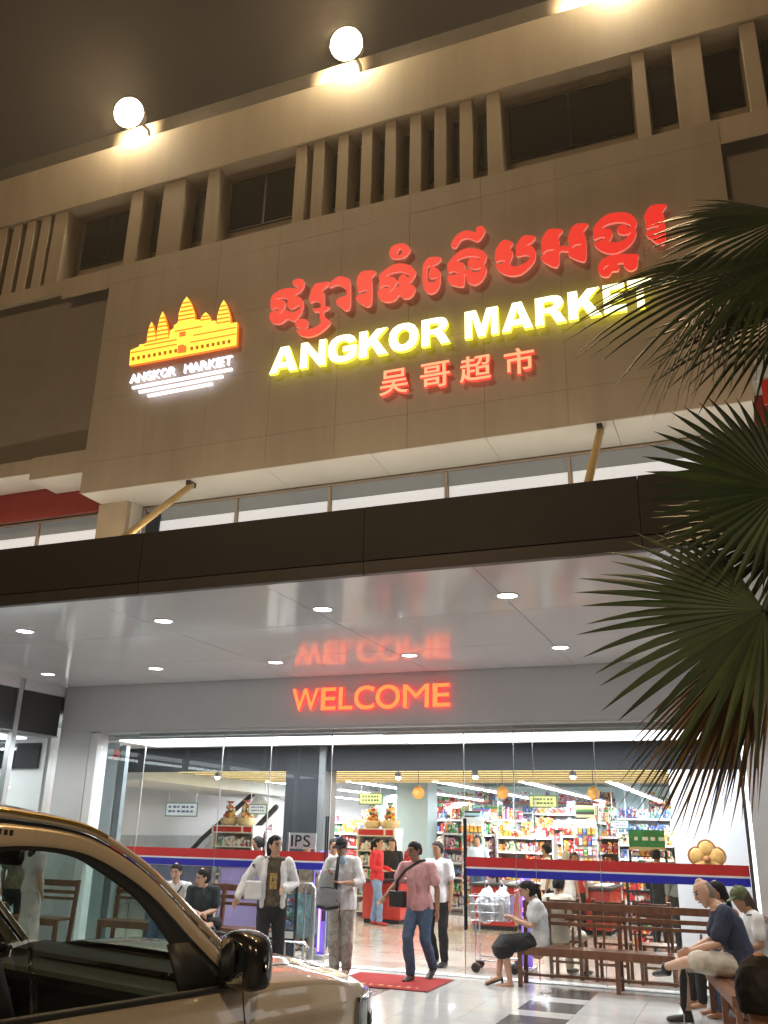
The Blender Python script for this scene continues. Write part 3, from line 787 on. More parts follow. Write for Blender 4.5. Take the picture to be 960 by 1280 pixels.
def basket(label, x, y, z, s_=1.0, seed=0):
    t = thing('gift_basket', label, 'gift basket', (x, y, z), 0, 'gift baskets on the promotion stands')
    MB().lathe([(.15, 0), (.20, .05), (.22, .14), (.20, .16), (.17, .15)], n=14).build('basket', M_WOODL, t, True)
    r = random.Random(seed); m = MB()
    for k in range(46):
        a = r.uniform(0, 2 * PI); hh = r.uniform(.08, .42); rad = .19 * (1 - hh / .62) * r.uniform(.6, 1)
        m.cur = r.choice([0, 1, 2, 0])
        m.ball((rad * math.cos(a), rad * math.sin(a), hh), r.uniform(.035, .06), 8)
    m.build('filling', [PC[2], PC[1], PC[6]], t, True)
    m = MB()
    for k in range(7):
        a = k * .9; m.tube([(0, 0, .42), (.05 * math.cos(a), .05 * math.sin(a), .52), (.11 * math.cos(a), .11 * math.sin(a), .53)], [.03, .02, .004], 5)
    m.build('bow', [PC[3] if seed % 2 else PC[1]], t, True)
    t.scale = (s_, s_, s_)
header_stand('white promotion stand with red header, left of the dark pillar', -11.2, 19, 1.05, 1)
header_stand('white promotion stand with red header, right of the dark pillar', -7.65, 19, .85, 2)
basket('gold gift basket with red bow, left one on the left stand', -11.42, 19.2, 1.771, 1.0, 2)
basket('gold gift basket with red bow, right one on the left stand', -10.98, 19.2, 1.771, 1.05, 4)
basket('gold fruit basket with green leaves, left one on the right stand', -7.82, 19.2, 1.771, .95, 1)
basket('gold fruit basket with green leaves, right one on the right stand', -7.4, 19.2, 1.771, 1.0, 3)
kinds = ['long white shelf of %s packets', ]
ROW = [(-13.2, 23, 1.4, 1.6), (-11.4, 26, 2.2, 2.0), (-9.0, 25, 2.2, 2.1), (-6.7, 24.5, 2.0, 2.1), (-4.55, 25.2, 2.1, 2.3), (-2.3, 24.8, 2.0, 2.2), (-.4, 25, 1.6, 2.1)]
LBL = ['low shelf at the foot of the sloping white soffit', 'shelf of packets beyond the left promotion stand', 'white shelf of bright packets seen between the dark pillar and the blue column', 'white shelf of packets behind the pink shirted man',
       'tall white shelf of colourful packets behind the door handle', 'white shelf with blue and white packs on top', 'shelf of packets next to the lilac wall']
for i, (x, y, a, h) in enumerate(ROW):
    shelf_unit(LBL[i], x, y, a, h, 0, 6, .5, 20 + i, pal=[4, 5, 9, 5, 4] if i == 5 else None)
for i, (x, y, L_) in enumerate([(-9.9, 29.5, 4.2), (-5.4, 29.8, 4.4), (-1.2, 29.6, 3.6)]):
    shelf_unit(['long high shelf of mixed goods along the back wall behind the right gift baskets', 'long high shelf of mixed goods along the back wall above the cashiers', 'long high shelf of mixed goods along the back wall behind the green signs'][i], x, y, L_, 2.75, 0, 8, .5, 70 + i)
for i, (x, y) in enumerate([(-8.4, 26.5), (-5.75, 22.4), (-3.25, 22.6), (-1.15, 22.2)]):
    shelf_unit(['aisle shelf end on, left of the blue column', 'aisle shelf end on, above the pink shirted man', 'aisle shelf end on, above the blond shopper', 'aisle shelf end on, behind the black rack'][i], x, y, 3.2, 2.05, PI / 2, 6, .5, 90 + i)
    q = COL.objects[-1].parent or COL.objects[-1]
    box('end_panel', mat('grey_end_panel', (.50, .54, .56), .5), -1.64, -1.602, .0, .5, .1, 2.04, q)
    e = MB(); r = random.Random(i + 5)
    for k in range(8):
        for m_ in range(5):
            e.cur = r.choice([1, 2, 3, 4, 5, 6, 7]); e.box(-1.70, -1.641, .02 + m_ * .095, .09 + m_ * .095, .2 + k * .22, .2 + k * .22 + r.uniform(.12, .19))
    e = e.build('hanging_packs', PC, q); e['kind'] = 'stuff'
for i, (x, y, h) in enumerate([(-6.3, 21.5, 1.75), (-4.9, 21.2, 1.7), (-3.5, 21.6, 1.75), (-2.2, 21.3, 1.6), (-9.2, 22, 1.7)]):
    shelf_unit(['lower shelf of small jars behind the red counters', 'lower shelf of snack packets left of the white shirted shopper', 'lower shelf of red and yellow packets behind the shoppers',
                'lower shelf of bottles near the green signs', 'lower shelf behind the red jumper woman'][i], x, y, 1.3, h, 0, 5, .45, 40 + i, pal=[1, 2, 6, 0, 8] if i in (1, 2) else None)
# hanging signs
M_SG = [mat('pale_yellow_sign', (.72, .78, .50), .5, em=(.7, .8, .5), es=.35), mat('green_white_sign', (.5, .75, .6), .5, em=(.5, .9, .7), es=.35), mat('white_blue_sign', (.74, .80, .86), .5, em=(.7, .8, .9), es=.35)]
M_SGF = mat('sign_border', (.10, .28, .18), .5)
M_BLUEI = mat('blue_ink', (.10, .15, .4), .5)
for lab, u0, v0, u1, v1, y, k in [('pale yellow hanging sign above the right gift baskets', 449, 991, 478, 1006, 18, 0), ('pale yellow hanging sign near the middle ceiling ball', 661, 994, 697, 1010, 18, 0),
                                  ('white and green hanging sign left of the blue packs', 620, 1023, 645, 1035, 22, 1), ('white hanging sign beside the palm leaf tips', 763, 1025, 786, 1036, 22, 2),
                                  ('wide white sign with blue print over the left shelves', 208, 1003, 246, 1021, 18, 2), ('small white and blue sign beside the left gift baskets', 311, 1005, 333, 1018, 19, 2),
                                  ('white hanging sign far behind the blue column', 590, 1006, 606, 1016, 25, 1)]:
    a, b = onY(u0, v0, y), onY(u1, v1, y)
    t = thing('hanging_sign', lab, 'sign', (a.x, y, b.z), 0, 'hanging signs in the sales hall')
    wd, hh = b.x - a.x, a.z - b.z
    box('board', M_SGF, 0, wd, 0, .02, 0, hh, t)
    box('face', M_SG[k], .02, wd - .02, -.006, -.001, .02, hh - .02, t)
    r = random.Random(int(u0))
    for q in range(2):
        for j in range(6):
            box('print', M_SGF if k < 2 else M_BLUEI, .08 + j * (wd - .14) / 6, .08 + j * (wd - .14) / 6 + (wd - .14) / 6 * r.uniform(.4, .85), -.010, -.007, hh * (.62 - .32 * q), hh * (.76 - .32 * q), t)
    for xq in (.05, wd - .05):
        MB().tube([(xq, .01, hh), (xq, .01, 3.6 - b.z)], .006, 5).build('wire', M_ALU, t)
# orange balls
for i, (u, v) in enumerate([(523, 991), (628, 991), (742, 992)]):
    p = onY(u, v, 14.6)
    t = thing('ceiling_ball', ['orange paper ball hanging above the doorway', 'orange paper ball hanging right of the door handle', 'orange paper ball hanging beside the palm leaf'][i], 'lantern', p, 0, 'orange balls under the lobby edge')
    mb = MB()
    mb.ball((0, 0, 0), .10, 16)
    mb.build('shade', mat('orange_paper', (.75, .36, .09), .6, em=(1, .45, .08), es=.25, var=.25, vs=18), t, True)
    MB().lathe([(.03, .085), (.035, .11), (.015, .12)], n=10).build('cap', M_WOODL, t)
    MB().tube([(0, 0, .11), (0, 0, 2.7 - p.z)], .005, 5).build('wire', M_BLACK, t)
# spotlights
for i, u in enumerate([498, 594, 716, 272]):
    p = onY(u, 969 if u < 590 else 968, 14.25)
    t = thing('spotlight', ['small glaring ceiling spotlight, left one over the doorway', 'small glaring ceiling spotlight right of the door handle', 'small glaring ceiling spotlight beside the thin glass joint', 'small glaring ceiling spotlight left of the dark pillar'][i], 'lamp', p, 0, 'ceiling spotlights behind the bulkhead')
    MB().lathe([(.05, .05), (.055, -.02), (.045, -.03)], n=12).build('housing', M_WHITE, t)
    MB().ball((0, 0, -.03), .045, 10).build('lens', mat('spot_lens', (1, 1, 1), .4, em=(1, .98, .95), es=30, var=0), t, True)
    MB().tube([(0, 0, .05), (0, 0, .25)], .012, 6).build('stem', M_WHITE, t)
# rows of fluorescent lights running into the hall
tt = 0
for i, x in enumerate((-12.6, -10.2, -8.2, -6.2, -4.35, -2.6, -.9)):
    for j, y in enumerate((17.2, 21.2, 25.2, 29.2)):
        t = thing('fluorescent_light', '%s fluorescent batten from the door in the %s' % (('nearest', 'second', 'third', 'farthest')[j], ('row against the left hall wall', 'row over the moving walkway', 'row behind the dark pillar', 'row over the open doorway', 'row right of the door handle', 'row over the phone woman', 'row ending at the palm tips')[i]), 'lamp', (x, y + 1.5, 2.74), 0, 'fluorescent battens in the sales hall')
        box('tube', M_TUBE, -.06, .06, 0, 3.6, -.03, 0, t)
        box('housing', M_WHITE, -.09, .09, -.03, 3.63, .001, .06, t)
area('hall_fill', (-12.2, 15.6, 3.2), 1.5, 1.5, 120, (.96, .98, 1), B)  # added fill without a fitting, brightens the left wall
for x in (-11.4, -9.0, -4.6, -1.6):
    for y in (17.5, 22, 27):
        area('hall_fill', (x, y + 3.3, 2.66),   .5, 3.4, 300, (.96, .98, 1), B)
# checkout counters
def counter(label, u0, u1, v, wtop=.05, h=.82):
    a, b = onZ(u0, v, 0), onZ(u1, v, 0)
    wd = b.x - a.x
    t = thing('checkout_counter', label, 'counter', (a.x, a.y, 0), 0, 'red checkout counters')
    M_RC = mat('red_laminate', (.42, .028, .016), .25, var=.08, coat=.4)
    box('front_panel', M_RC, 0, wd, 0, 1.6, .07, h - .06, t, bevel=.02)
    box('plinth', M_CHAR, .03, wd - .03, .03, 1.57, 0, .069, t)
    box('worktop', mat('dark_top', (.05, .045, .045), .3), -.04, wd + .04, -.06, 1.65, h - .058, h - .01, t, bevel=.008)
    MB().box(.2, .55, .5, .54, h + .08, h + .36).box(.35, .40, .52, .56, h - .01, h + .1).build('screen', M_BLACK, t)
    box('belt', M_GREY, .65, wd - .1, .2, 1.4, h - .009, h + .004, t)
counter('red checkout counter behind the pink shirted man', 452, 512, 1153)
counter('red checkout counter with wooden legs right of the door handle', 590, 652, 1161)
counter('red checkout counter seen through the bench back', 697, 772, 1166)
counter('red checkout counter close to the lilac wall', 795, 850, 1163)
# flower ornament and green display
p = onY(884, 1074, 13.5)
t = thing('flower_ornament', 'gold five petal flower ornament in front of the lilac wall', 'ornament', p)
M_GOLD = mat('gold_fabric', (.58, .33, .10), .5, var=.25, vs=20)
for k in range(5):
    a = PI / 2 + k * 2 * PI / 5
    c = V((.13 * math.cos(a), 0, .13 * math.sin(a)))
    MB().ball(c, .115, 14, (1, .35, 1)).build('petal', M_GOLD, t, True)
    MB().tube([c + V((.112 * math.cos(q), -.01, .112 * math.sin(q))) for q in [2 * PI * s_ / 16 for s_ in range(17)]], .014, 6).build('petal_rim', mat('dark_gold', (.35, .14, .04), .4), t, True)
MB().ball((0, -.04, 0), .05, 10).build('heart', mat('dark_gold', (.35, .14, .04), .4), t, True)
MB().tube([(0, 0, -.2), (0, .02, -p.z + .02)], .015, 6).build('stalk', M_GOLD, t)
MB().lathe([(.15, -p.z + .0), (.15, -p.z + .03), (.02, -p.z + .05)], n=16).build('foot', M_GOLD, t)
def stall(label, u0, u1, vt, y, cols_, h):
    a, b = onY(u0, vt, y), onY(u1, vt, y)
    t = thing('display_rack', label, 'rack', (a.x, y, 0))
    wd = b.x - a.x
    for x in (0, wd): box('post', M_BLACK, x - .02, x + .02, 0, .04, 0, a.z, t)
    n = 7
    r = random.Random(int(u0))
    pr = MB()
    for k in range(n):
        z = .2 + (a.z - .3) * k / (n - 1)
        box('shelf', M_BLACK, .02, wd - .02, -.02, .4, z - .02, z, t)
        u = .04
        while u < wd - .14:
            pr.cur = r.choice(cols_); bw = r.uniform(.07, .14); pr.box(u, u + bw * .9, 0, .3, z + .001, z + (a.z - .3) / n * r.uniform(.5, .85)); u += bw
    q = pr.build('products', PC, t); q['kind'] = 'stuff'
    return t, wd, a.z
t, wd, hz = stall('black rack of red and dark packets with a green header board', 787, 832, 1062, 17.6, [1, 1, 3, 7, 6], 1)
box('header_board', mat('green_board', (.03, .20, .06), .5, em=(.05, .5, .12), es=.05, var=.5, vs=7), -.0, wd, -.03, 0, hz + .05, hz + .34, t)
for k in range(5): box('print', M_WHITE, .1 + k * .14, .1 + k * .14 + (.06, .1, .08, .11, .05)[k], -.036, -.031, hz + .16, hz + .22, t)
box('wood_strip', M_WOODL, 0, wd, -.035, 0, hz + .001, hz + .048, t)
stall('black rack of red boxes beneath the blue stripe at the right', 783, 812, 1090, 15.0, [1, 1, 1, 0], 1)
# sloping white soffit of the ramp and the inclined belt at the left
rp = thing('inclined_walkway', 'white inclined moving walkway with dark handrails at the left of the hall', 'moving walkway')
MB().add([(-12.9, 15, 2.55), (-10.9, 15, 2.55), (-10.9, 24, 2.45), (-12.9, 24, 2.45), (-12.9, 15, 3.02), (-10.9, 15, 3.02), (-10.9, 24, 2.62), (-12.9, 24, 2.62)],
         [(0, 1, 2, 3), (7, 6, 5, 4), (0, 4, 5, 1), (1, 5, 6, 2), (2, 6, 7, 3), (3, 7, 4, 0)]).build('soffit', mat('bright_white', (.82, .84, .83), .5, var=.03), rp)
MB().add([(-13.3, 20, .6), (-12.5, 20, .6), (-11.0, 20.3, 2.3), (-11.3, 20.3, 2.5), (-13.3, 21, .6), (-12.5, 21, .6), (-11.0, 21.3, 2.3), (-11.3, 21.3, 2.5)],
         [(0, 1, 2, 3), (7, 6, 5, 4), (0, 4, 5, 1), (1, 5, 6, 2), (2, 6, 7, 3), (3, 7, 4, 0)]).build('truss', M_WHITE, rp)
MB().tube([(-13.1, 19.95, .95), (-12.6, 19.95, 1.45), (-11.1, 20.2, 2.75)], .06, 8).build('handrail', M_BLACK, rp, True)
MB().tube([(-12.35, 19.9, .6), (-11.9, 19.9, .95), (-10.7, 20.1, 2.2)], .07, 8).build('handrail', M_BLACK, rp, True)
box('base_panel', M_ALU, -13.4, -12.2, 19.9, 21, 0, .6, rp)
# fire alarm
al = thing('fire_alarm', 'small red fire alarm box on the white side wall left of the glass', 'alarm', onY(146, 944, 12.49))
box('body', M_RED, -.055, .055, -.03, .0, -.03, .09, al, bevel=.01)
MB().lathe([(.03, 0), (.03, .02), (.001, .025)], n=12).build('bell', M_RED, al).location = (-.02, -.035, -.07)
# advertising panels standing behind the left glass
for lab, u0, u1, m in [('blue grey advertising panel behind the seated pair', 186, 268, mat('slate_poster', (.14, .17, .24), .4, var=.3, vs=3)), ('lilac advertising panel beside the seated pair', 274, 330, mat('lilac_poster', (.36, .31, .56), .4, em=(.4, .3, .7), es=.12, var=.2, vs=2))]:
    a, b = onY(u0, 1085, 12.75), onY(u1, 1085, 12.75)
    t = thing('advertising_panel', lab, 'panel', (a.x, 12.75, 0))
    box('poster', m, .03, b.x - a.x - .03, 0, .02, .08, 1.14, t)
    box('frame', M_ALU, 0, .029, -.01, .05, 0, 1.17, t); box('frame', M_ALU, b.x - a.x - .029, b.x - a.x, -.01, .05, 0, 1.17, t)
    box('frame', M_ALU, .03, b.x - a.x - .03, -.01, .05, 1.141, 1.17, t)
# violet security gates
for lab, u, v in [('glowing violet security gate left of the doorway', 401, 1186), ('glowing violet security gate behind the seated woman', 655, 1184)]:
    p = onZ(u, v, 0)
    p = V((p.x * 12.7 / p.y, 12.7, 0)) if u < 500 else V((-2.99, 12.9, 0))
    t = thing('security_gate', lab, 'security gate', p, 0, 'violet security gates')
    box('panel', mat('clear_violet_acrylic', (.32, .26, .62), .15, em=(.25, .12, 1), es=.5, var=.1), -.07, .07, -.02, .02, .06, 1.42 if u < 500 else 1.15, t, bevel=.015)
    MB().tube([(-.03, -.03, .1), (-.03, -.03, 1.38 if u < 500 else 1.12)], .013, 8).build('light_tube', M_PURPLE, t, True)
    box('foot', M_ALU, -.1, .1, -.15, .15, 0, .058, t, bevel=.01)
# sign with lettering behind the jacket woman
hp = thing('notice_board', 'white notice board with dark letters IPS under the dark pillar', 'sign', (-6.47, 12.5, 0))
box('board', M_WHITE, .08, .50, 0, .015, 1.44, 1.66, hp)
box('stand', M_ALU, .02, .05, .02, .05, 0, 1.66, hp); box('stand', M_ALU, .46, .49, .02, .05, 0, 1.439, hp)
for ch, a, b in (('I', .10, .13), ('P', .17, .27), ('S', .30, .41)):
    o = text('letter', ch, [M_CHAR, M_CHAR], hp, a, b, 1.47, 1.63, -.001, .006, .0)

# ------------------------------------------------------------------ people
def remesh(mb, name, m, parent, vox=.009, smooth=2, wrinkle=0, wscale=9, dec=1.0):
    me = mb.build(name + '_src', m, data=True)
    o = bpy.data.objects.new(name, me); COL.objects.link(o)
    q = o.modifiers.new('r', 'REMESH'); q.mode = 'VOXEL'; q.voxel_size = vox; q.use_smooth_shade = True
    q = o.modifiers.new('s', 'SMOOTH'); q.iterations = smooth; q.factor = .5
    bpy.context.view_layer.update()
    m2 = bpy.data.meshes.new_from_object(o.evaluated_get(bpy.context.evaluated_depsgraph_get()))
    m2.name = name
    bpy.data.objects.remove(o); bpy.data.meshes.remove(me)
    if wrinkle:
        nl = [v.normal.copy() for v in m2.vertices]
        for v, nn in zip(m2.vertices, nl):
            p = v.co
            h = noise.noise(V((p.x * wscale * 1.3, p.y * wscale * 1.3, p.z * wscale * .8))) + .5 * noise.noise(V((p.x * wscale * 3 + 7, p.y * wscale * 3, p.z * wscale * 2)))
            v.co = p + nn * h * wrinkle
    m2.polygons.foreach_set('use_smooth', [True] * len(m2.polygons))
    if not m2.materials: m2.materials.append(m)
    r = bpy.data.objects.new(name, m2)
    return link(r, parent)
SKIN = mat('tan_skin', (.38, .20, .115), .5, var=.08, vs=12)
SKIN_L = mat('light_skin', (.52, .31, .21), .5, var=.08, vs=12)
SKIN_D = mat('brown_skin', (.30, .155, .09), .5, var=.08, vs=12)
HAIR = mat('black_hair', (.008, .007, .006), .62, var=.3, vs=60, spec=.25)
HAIR_B = mat('brown_hair', (.055, .033, .018), .45, var=.3, vs=60)
HAIR_G = mat('grey_stubble', (.20, .17, .15), .7, var=.2, vs=60)
EYE = mat('dark_eye', (.01, .008, .008), .2, var=0)
LIP = mat('lip', (.30, .10, .08), .5, var=0)
BASE = dict(pelvis=(0, 0, .93), waist=(0, .0, 1.07), chest=(0, .005, 1.26), neck=(0, .015, 1.43), head=(0, -.015, 1.575),
            sa=(-.175, .01, 1.375), ea=(-.215, .03, 1.10), wa=(-.225, -.03, .87), sb=(.175, .01, 1.375), eb=(.215, .03, 1.10), wb=(.225, -.03, .87),
            ha=(-.085, 0, .90), ka=(-.095, -.02, .49), aa=(-.10, .02, .085), hb=(.085, 0, .90), kb=(.095, -.02, .49), ab=(.10, .02, .085))
def lerp(a, b, t): return V(a) * (1 - t) + V(b) * t
def person(label, pos, rz, h=1.65, J=None, top=None, sleeve=.5, hem=-.02, bottom=None, btype='trousers', blen=1.0, hair='short', hm=None, skin=None, shoe=None,
           look=(0, -1, 0), detail=True, foota=(0, -1, 0), footb=(0, -1, 0), slim=1.0, grp=None, vox=None, curl=.35, loose=1.0, wr=.011):
    skin = skin or SKIN; hm = hm or HAIR
    j = dict(BASE)
    if J: j.update(J)
    j = {k: V(v) for k, v in j.items()}
    t = thing('person', label, 'person', pos, rz, grp)
    s_ = h / 1.70
    t.scale = (s_, s_, s_)
    lat = (j['sb'] - j['sa']).normalized(); latp = (j['hb'] - j['ha']).normalized()
    vx = vox or (.0085 if detail else .014)
    w_ = slim
    def torso(mb, k=0.0, lo=True, zhem=0):
        pts = [j['pelvis'] + (j['pelvis'] - j['waist']).normalized() * (.10 + zhem), lerp(j['pelvis'], j['waist'], .15), j['waist'], j['chest'], lerp(j['chest'], j['neck'], .62), lerp(j['chest'], j['neck'], .9)]
        rr_ = [(.150, .105), (.160, .115), (.135, .100), (.158, .115), (.150, .088), (.075, .062)]
        mb.tube(pts, [(a * w_ + k * kk, b * w_ + k * kk) for (a, b), kk in zip(rr_, (2.4, 1.6, 1.3, 1, 1, .5))], 16, lat, k == 0)
        mb.tube([j['sa'], lerp(j['sa'], j['sb'], .5) + V((0, 0, .01)), j['sb']], [.052 + k, .062 + k, .052 + k], 10)
    b = MB()
    torso(b)
    b.tube([lerp(j['chest'], j['neck'], .85), j['neck'], lerp(j['neck'], j['head'], .55)], [.062, .052, .050], 10)
    hc = j['head']; lk = V(look).normalized(); upv = (j['head'] - j['neck']).normalized()
    upv = (upv + V((0, 0, 1)) * .8).normalized()
    fw = (lk - upv * lk.dot(upv)); fw = fw.normalized() if fw.length > .05 else V((0, -1, 0))
    hl = fw.cross(upv).normalized()
    hp_ = lambda x, y, z: hc + hl * x + fw * y + upv * z
    b.tube([hp_(0, .045, -.112), hp_(0, .030, -.085), hp_(0, .012, -.045), hp_(0, 0, .005), hp_(0, -.004, .05), hp_(0, -.006, .088), hp_(0, -.006, .105)],
           [(.026, .022), (.047, .050), (.062, .078), (.070, .090), (.070, .091), (.052, .070), (.028, .04)], 16, hl)
    if detail:
        b.tube([hp_(0, .088, .015), hp_(0, .104, -.028), hp_(0, .094, -.036)], [.010, .015, .012], 6)
        for q in (-1, 1): b.tube([hp_(q * .070, -.012, .02), hp_(q * .076, -.016, -.002), hp_(q * .070, -.008, -.03)], [.014, .016, .010], 6)
    def limb(mb, pts, rs, n=10): mb.tube(pts, rs, n)
    for q in 'ab':
        S1, E1, W1 = j['s' + q], j['e' + q], j['w' + q]
        limb(b, [S1, lerp(S1, E1, .4), E1, lerp(E1, W1, .3), W1], [.050 * w_, .047 * w_, .037, .039, .026])
        d = (W1 - E1).normalized()
        sd_ = d.cross(fw if abs(d.dot(fw)) < .8 else V((0, 0, 1))).normalized()
        nrm = sd_.cross(d).normalized()
        if nrm.dot(fw) < 0 and q: pass
        pm = W1 + d * .075
        b.tube([W1, W1 + d * .03, pm], [(.026, .020), (.036, .017), (.040, .015)], 10, sd_)
        if detail:
            for k, (off, ln) in enumerate(((-.030, .062), (-.010, .074), (.010, .070), (.030, .054))):
                a0 = pm + sd_ * off; a1 = a0 + (d * (1 - curl * .4) + nrm * curl * .6).normalized() * ln * .5
                a2 = a1 + (d * (1 - curl) + nrm * curl).normalized() * ln * .5
                b.tube([a0 - d * .012, a0, a1, a2], [.0105, .0105, .0095, .008], 6)
            sg = -1 if q == 'a' else 1
            th = W1 + d * .02 + sd_ * .03 * sg
            b.tube([W1 + d * .015 + sd_ * .015 * sg, th, th + (d * .8 + sd_ * sg * .5 + nrm * .3).normalized() * .045], [.012, .012, .009], 6)
        else:
            b.tube([pm, pm + d * .07], [(.036, .014), (.022, .010)], 8, sd_)
        H1, K1, A1 = j['h' + q], j['k' + q], j['a' + q]
        limb(b, [H1, lerp(H1, K1, .35), K1, lerp(K1, A1, .3), A1], [.082 * w_, .077 * w_, .052, .053, .034])
        fd = V(foota if q == 'a' else footb).normalized()
        b.tube([A1 + V((0, 0, .0)), A1 + V((0, 0, -.045)) - fd * .035, A1 + V((0, 0, -.055)) + fd * .10, A1 + V((0, 0, -.062)) + fd * .17], [(.036, .036), (.034, .034), (.040, .026), (.034, .018)], 10)
    remesh(b, 'body', skin, t, vx, 2)
    if detail:
        e = MB()
        for q in (-1, 1): e.ball(hp_(q * .030, .083, .012), .0095, 8)
        e.build('eyes', EYE, t, True)
        e = MB()
        for q in (-1, 1): e.tube([hp_(q * .016, .092, .034), hp_(q * .034, .088, .038), hp_(q * .05, .074, .032)], .0045, 5)
        e.build('eyebrows', hm if hm is not HAIR_G else HAIR_B, t, True)
        MB().tube([hp_(-.022, .083, -.062), hp_(0, .092, -.060), hp_(.022, .083, -.062)], [.005, .008, .005], 6).build('mouth', LIP, t, True)
    # hair
    hb_ = MB()
    def dome(z0, back):
        zs = [z0 + (.122 - z0) * k_ / 9 for k_ in range(10)]
        pts, rs_ = [], []
        for z in zs:
            q = math.sqrt(max(.0, 1 - ((z - .018) / .108) ** 2)) if z > .018 else 1 - .25 * ((.018 - z) / .1) ** 2
            q = max(q, .12)
            bk = -.006 - back * min(1, max(0, (.062 - z) / .05))
            pts.append(hp_(0, bk, z)); rs_.append((.082 * q, (.102 - back * .45 * min(1, max(0, (.062 - z) / .05))) * q))
        hb_.tube(pts, rs_, 18, hl, False)
    if hair == 'short':
        dome(-.062, .030)
    elif hair in ('long', 'pony', 'bun'):
        dome(-.085, .036)
        if hair == 'long':
            hb_.tube([hp_(0, -.06, .02), hp_(0, -.085, -.08), hp_(0, -.085, -.20), hp_(.0, -.07, -.33)], [(.075, .05), (.085, .048), (.085, .042), (.05, .02)], 12, hl)
        elif hair == 'pony':
            hb_.tube([hp_(0, -.09, .04), hp_(0, -.135, .01), hp_(0, -.13, -.09), hp_(0, -.11, -.22)], [.03, .036, .035, .012], 8)
        else:
            hb_.ball(hp_(0, -.10, .06), .048, 10)
    elif hair == 'bald':
        hb_.tube([hp_(0, -.034, -.060), hp_(0, -.034, -.02), hp_(0, -.028, .025)], [(.058, .056), (.072, .070), (.073, .072)], 14, hl)
    elif hair == 'cap':
        hb_.tube([hp_(0, -.03, -.05), hp_(0, -.03, 0), hp_(0, -.02, .04)], [(.06, .06), (.074, .07), (.072, .07)], 14, hl)
    remesh(hb_, 'hair', hm, t, .008 if detail else .012, 1, .004, 40)
    # clothes
    if top:
        tb = MB(); k = .014 * loose
        torso(tb, k, True, hem)
        for q in 'ab':
            S1, E1, W1 = j['s' + q], j['e' + q], j['w' + q]
            if sleeve <= 1:
                e_ = lerp(S1, E1, sleeve); tb.tube([S1, lerp(S1, E1, sleeve * .5), e_], [.056 * w_ + k, .054 * w_ + k, .052 * w_ + k * 1.5], 12)
            else:
                e_ = lerp(E1, W1, sleeve - 1); tb.tube([S1, lerp(S1, E1, .4), E1, lerp(E1, W1, .3 * (sleeve - 1)), e_], [.056 * w_ + k, .052 * w_ + k, .046 + k, .045 + k, .036 + k], 12)
        remesh(tb, 'shirt', top, t, .010 if detail else .015, 3, wr * (1 if detail else .6))
    if bottom:
        k = .012 * loose
        bb = MB()
        bb.tube([lerp(j['pelvis'], j['waist'], .35), j['pelvis'], lerp(j['ha'], j['hb'], .5) + V((0, 0, -.03))], [(.142 * w_ + k, .104 * w_ + k), (.162 * w_ + k, .118 * w_ + k), (.150 * w_ + k, .118 * w_ + k)], 14, latp)
        pz = j['pelvis'] + (j['pelvis'] - j['waist']).normalized() * .13
        if btype != 'skirt': bb.tube([j['pelvis'], pz], [(.15 * w_ + k, .112 * w_ + k), (.10 * w_ + k, .095 * w_ + k)], 12, latp)
        if btype == 'skirt':
            Ka, Kb = j['ka'], j['kb']
            mid = lerp(j['ha'], j['hb'], .5); mk = lerp(Ka, Kb, .5)
            e_ = lerp(mid, mk, blen)
            if blen > 1: e_ = lerp(mk, lerp(j['aa'], j['ab'], .5), blen - 1)
            wid = (Ka - Kb).length / 2
            pts = [mid, lerp(mid, mk, .5)] + ([mk] if blen > 1 else []) + [e_]
            bb.tube(pts, [(.165 + k, .125 + k), (.165 + wid * .4, .115)] + ([(.13 + wid, .11)] if blen > 1 else []) + [(.15 + wid * .9 * loose, .12 * loose)], 16, latp)
            for q in 'ab': bb.tube([j['h' + q], lerp(j['h' + q], j['k' + q], min(1, blen))], [.095, .075], 12)
        else:
            for q in 'ab':
                H1, K1, A1 = j['h' + q], j['k' + q], j['a' + q]
                if btype == 'shorts':
                    bb.tube([H1, lerp(H1, K1, .5), lerp(H1, K1, .95)], [.098 * w_, .094 * w_, .088], 12)
                else:
                    bb.tube([H1, lerp(H1, K1, .35), K1, lerp(K1, A1, .35), lerp(K1, A1, .97)], [.092 * w_ + k * .4, .085 * w_ + k * .8, .060 + k, .058 + k, .046 + k * 1.2], 12)
        remesh(bb, {'skirt': 'skirt', 'shorts': 'shorts'}.get(btype, 'trousers'), bottom, t, .010 if detail else .015, 3, wr)
    if shoe:
        for q in 'ab':
            A1 = j['a' + q]; fd = V(foota if q == 'a' else footb).normalized()
            sb = MB()
            sb.tube([A1 + V((0, 0, .0)), A1 + V((0, 0, -.042)) - fd * .035, A1 + V((0, 0, -.050)) + fd * .10, A1 + V((0, 0, -.058)) + fd * .18], [(.044, .044), (.042, .042), (.048, .034), (.040, .024)], 12)
            remesh(sb, 'shoe', shoe, t, .010, 1)
    t['_s'] = s_
    del t['_s']
    return t, j, hp_
def child(t, name, mb, m, smooth=True, **k):
    return mb.build(name, m, t, smooth, **k)
def cloth(name, col, rough=.85, var=.10, vs=14, bump=.1): return mat(name, col, rough, var=var, vs=vs, bump=bump, bs=160)
C_WHITE = cloth('white_cotton', (.72, .72, .73)); C_BLACK = cloth('black_cotton', (.012, .012, .014)); C_PINK = cloth('pink_cotton', (.62, .33, .34), var=.12)
C_JEANS = cloth('dark_blue_denim', (.055, .095, .17), var=.3); C_JEANL = cloth('light_blue_denim', (.17, .26, .42), var=.3); C_NAVY = cloth('navy_cotton', (.020, .026, .055)); C_RED = cloth('red_cotton', (.55, .02, .03))
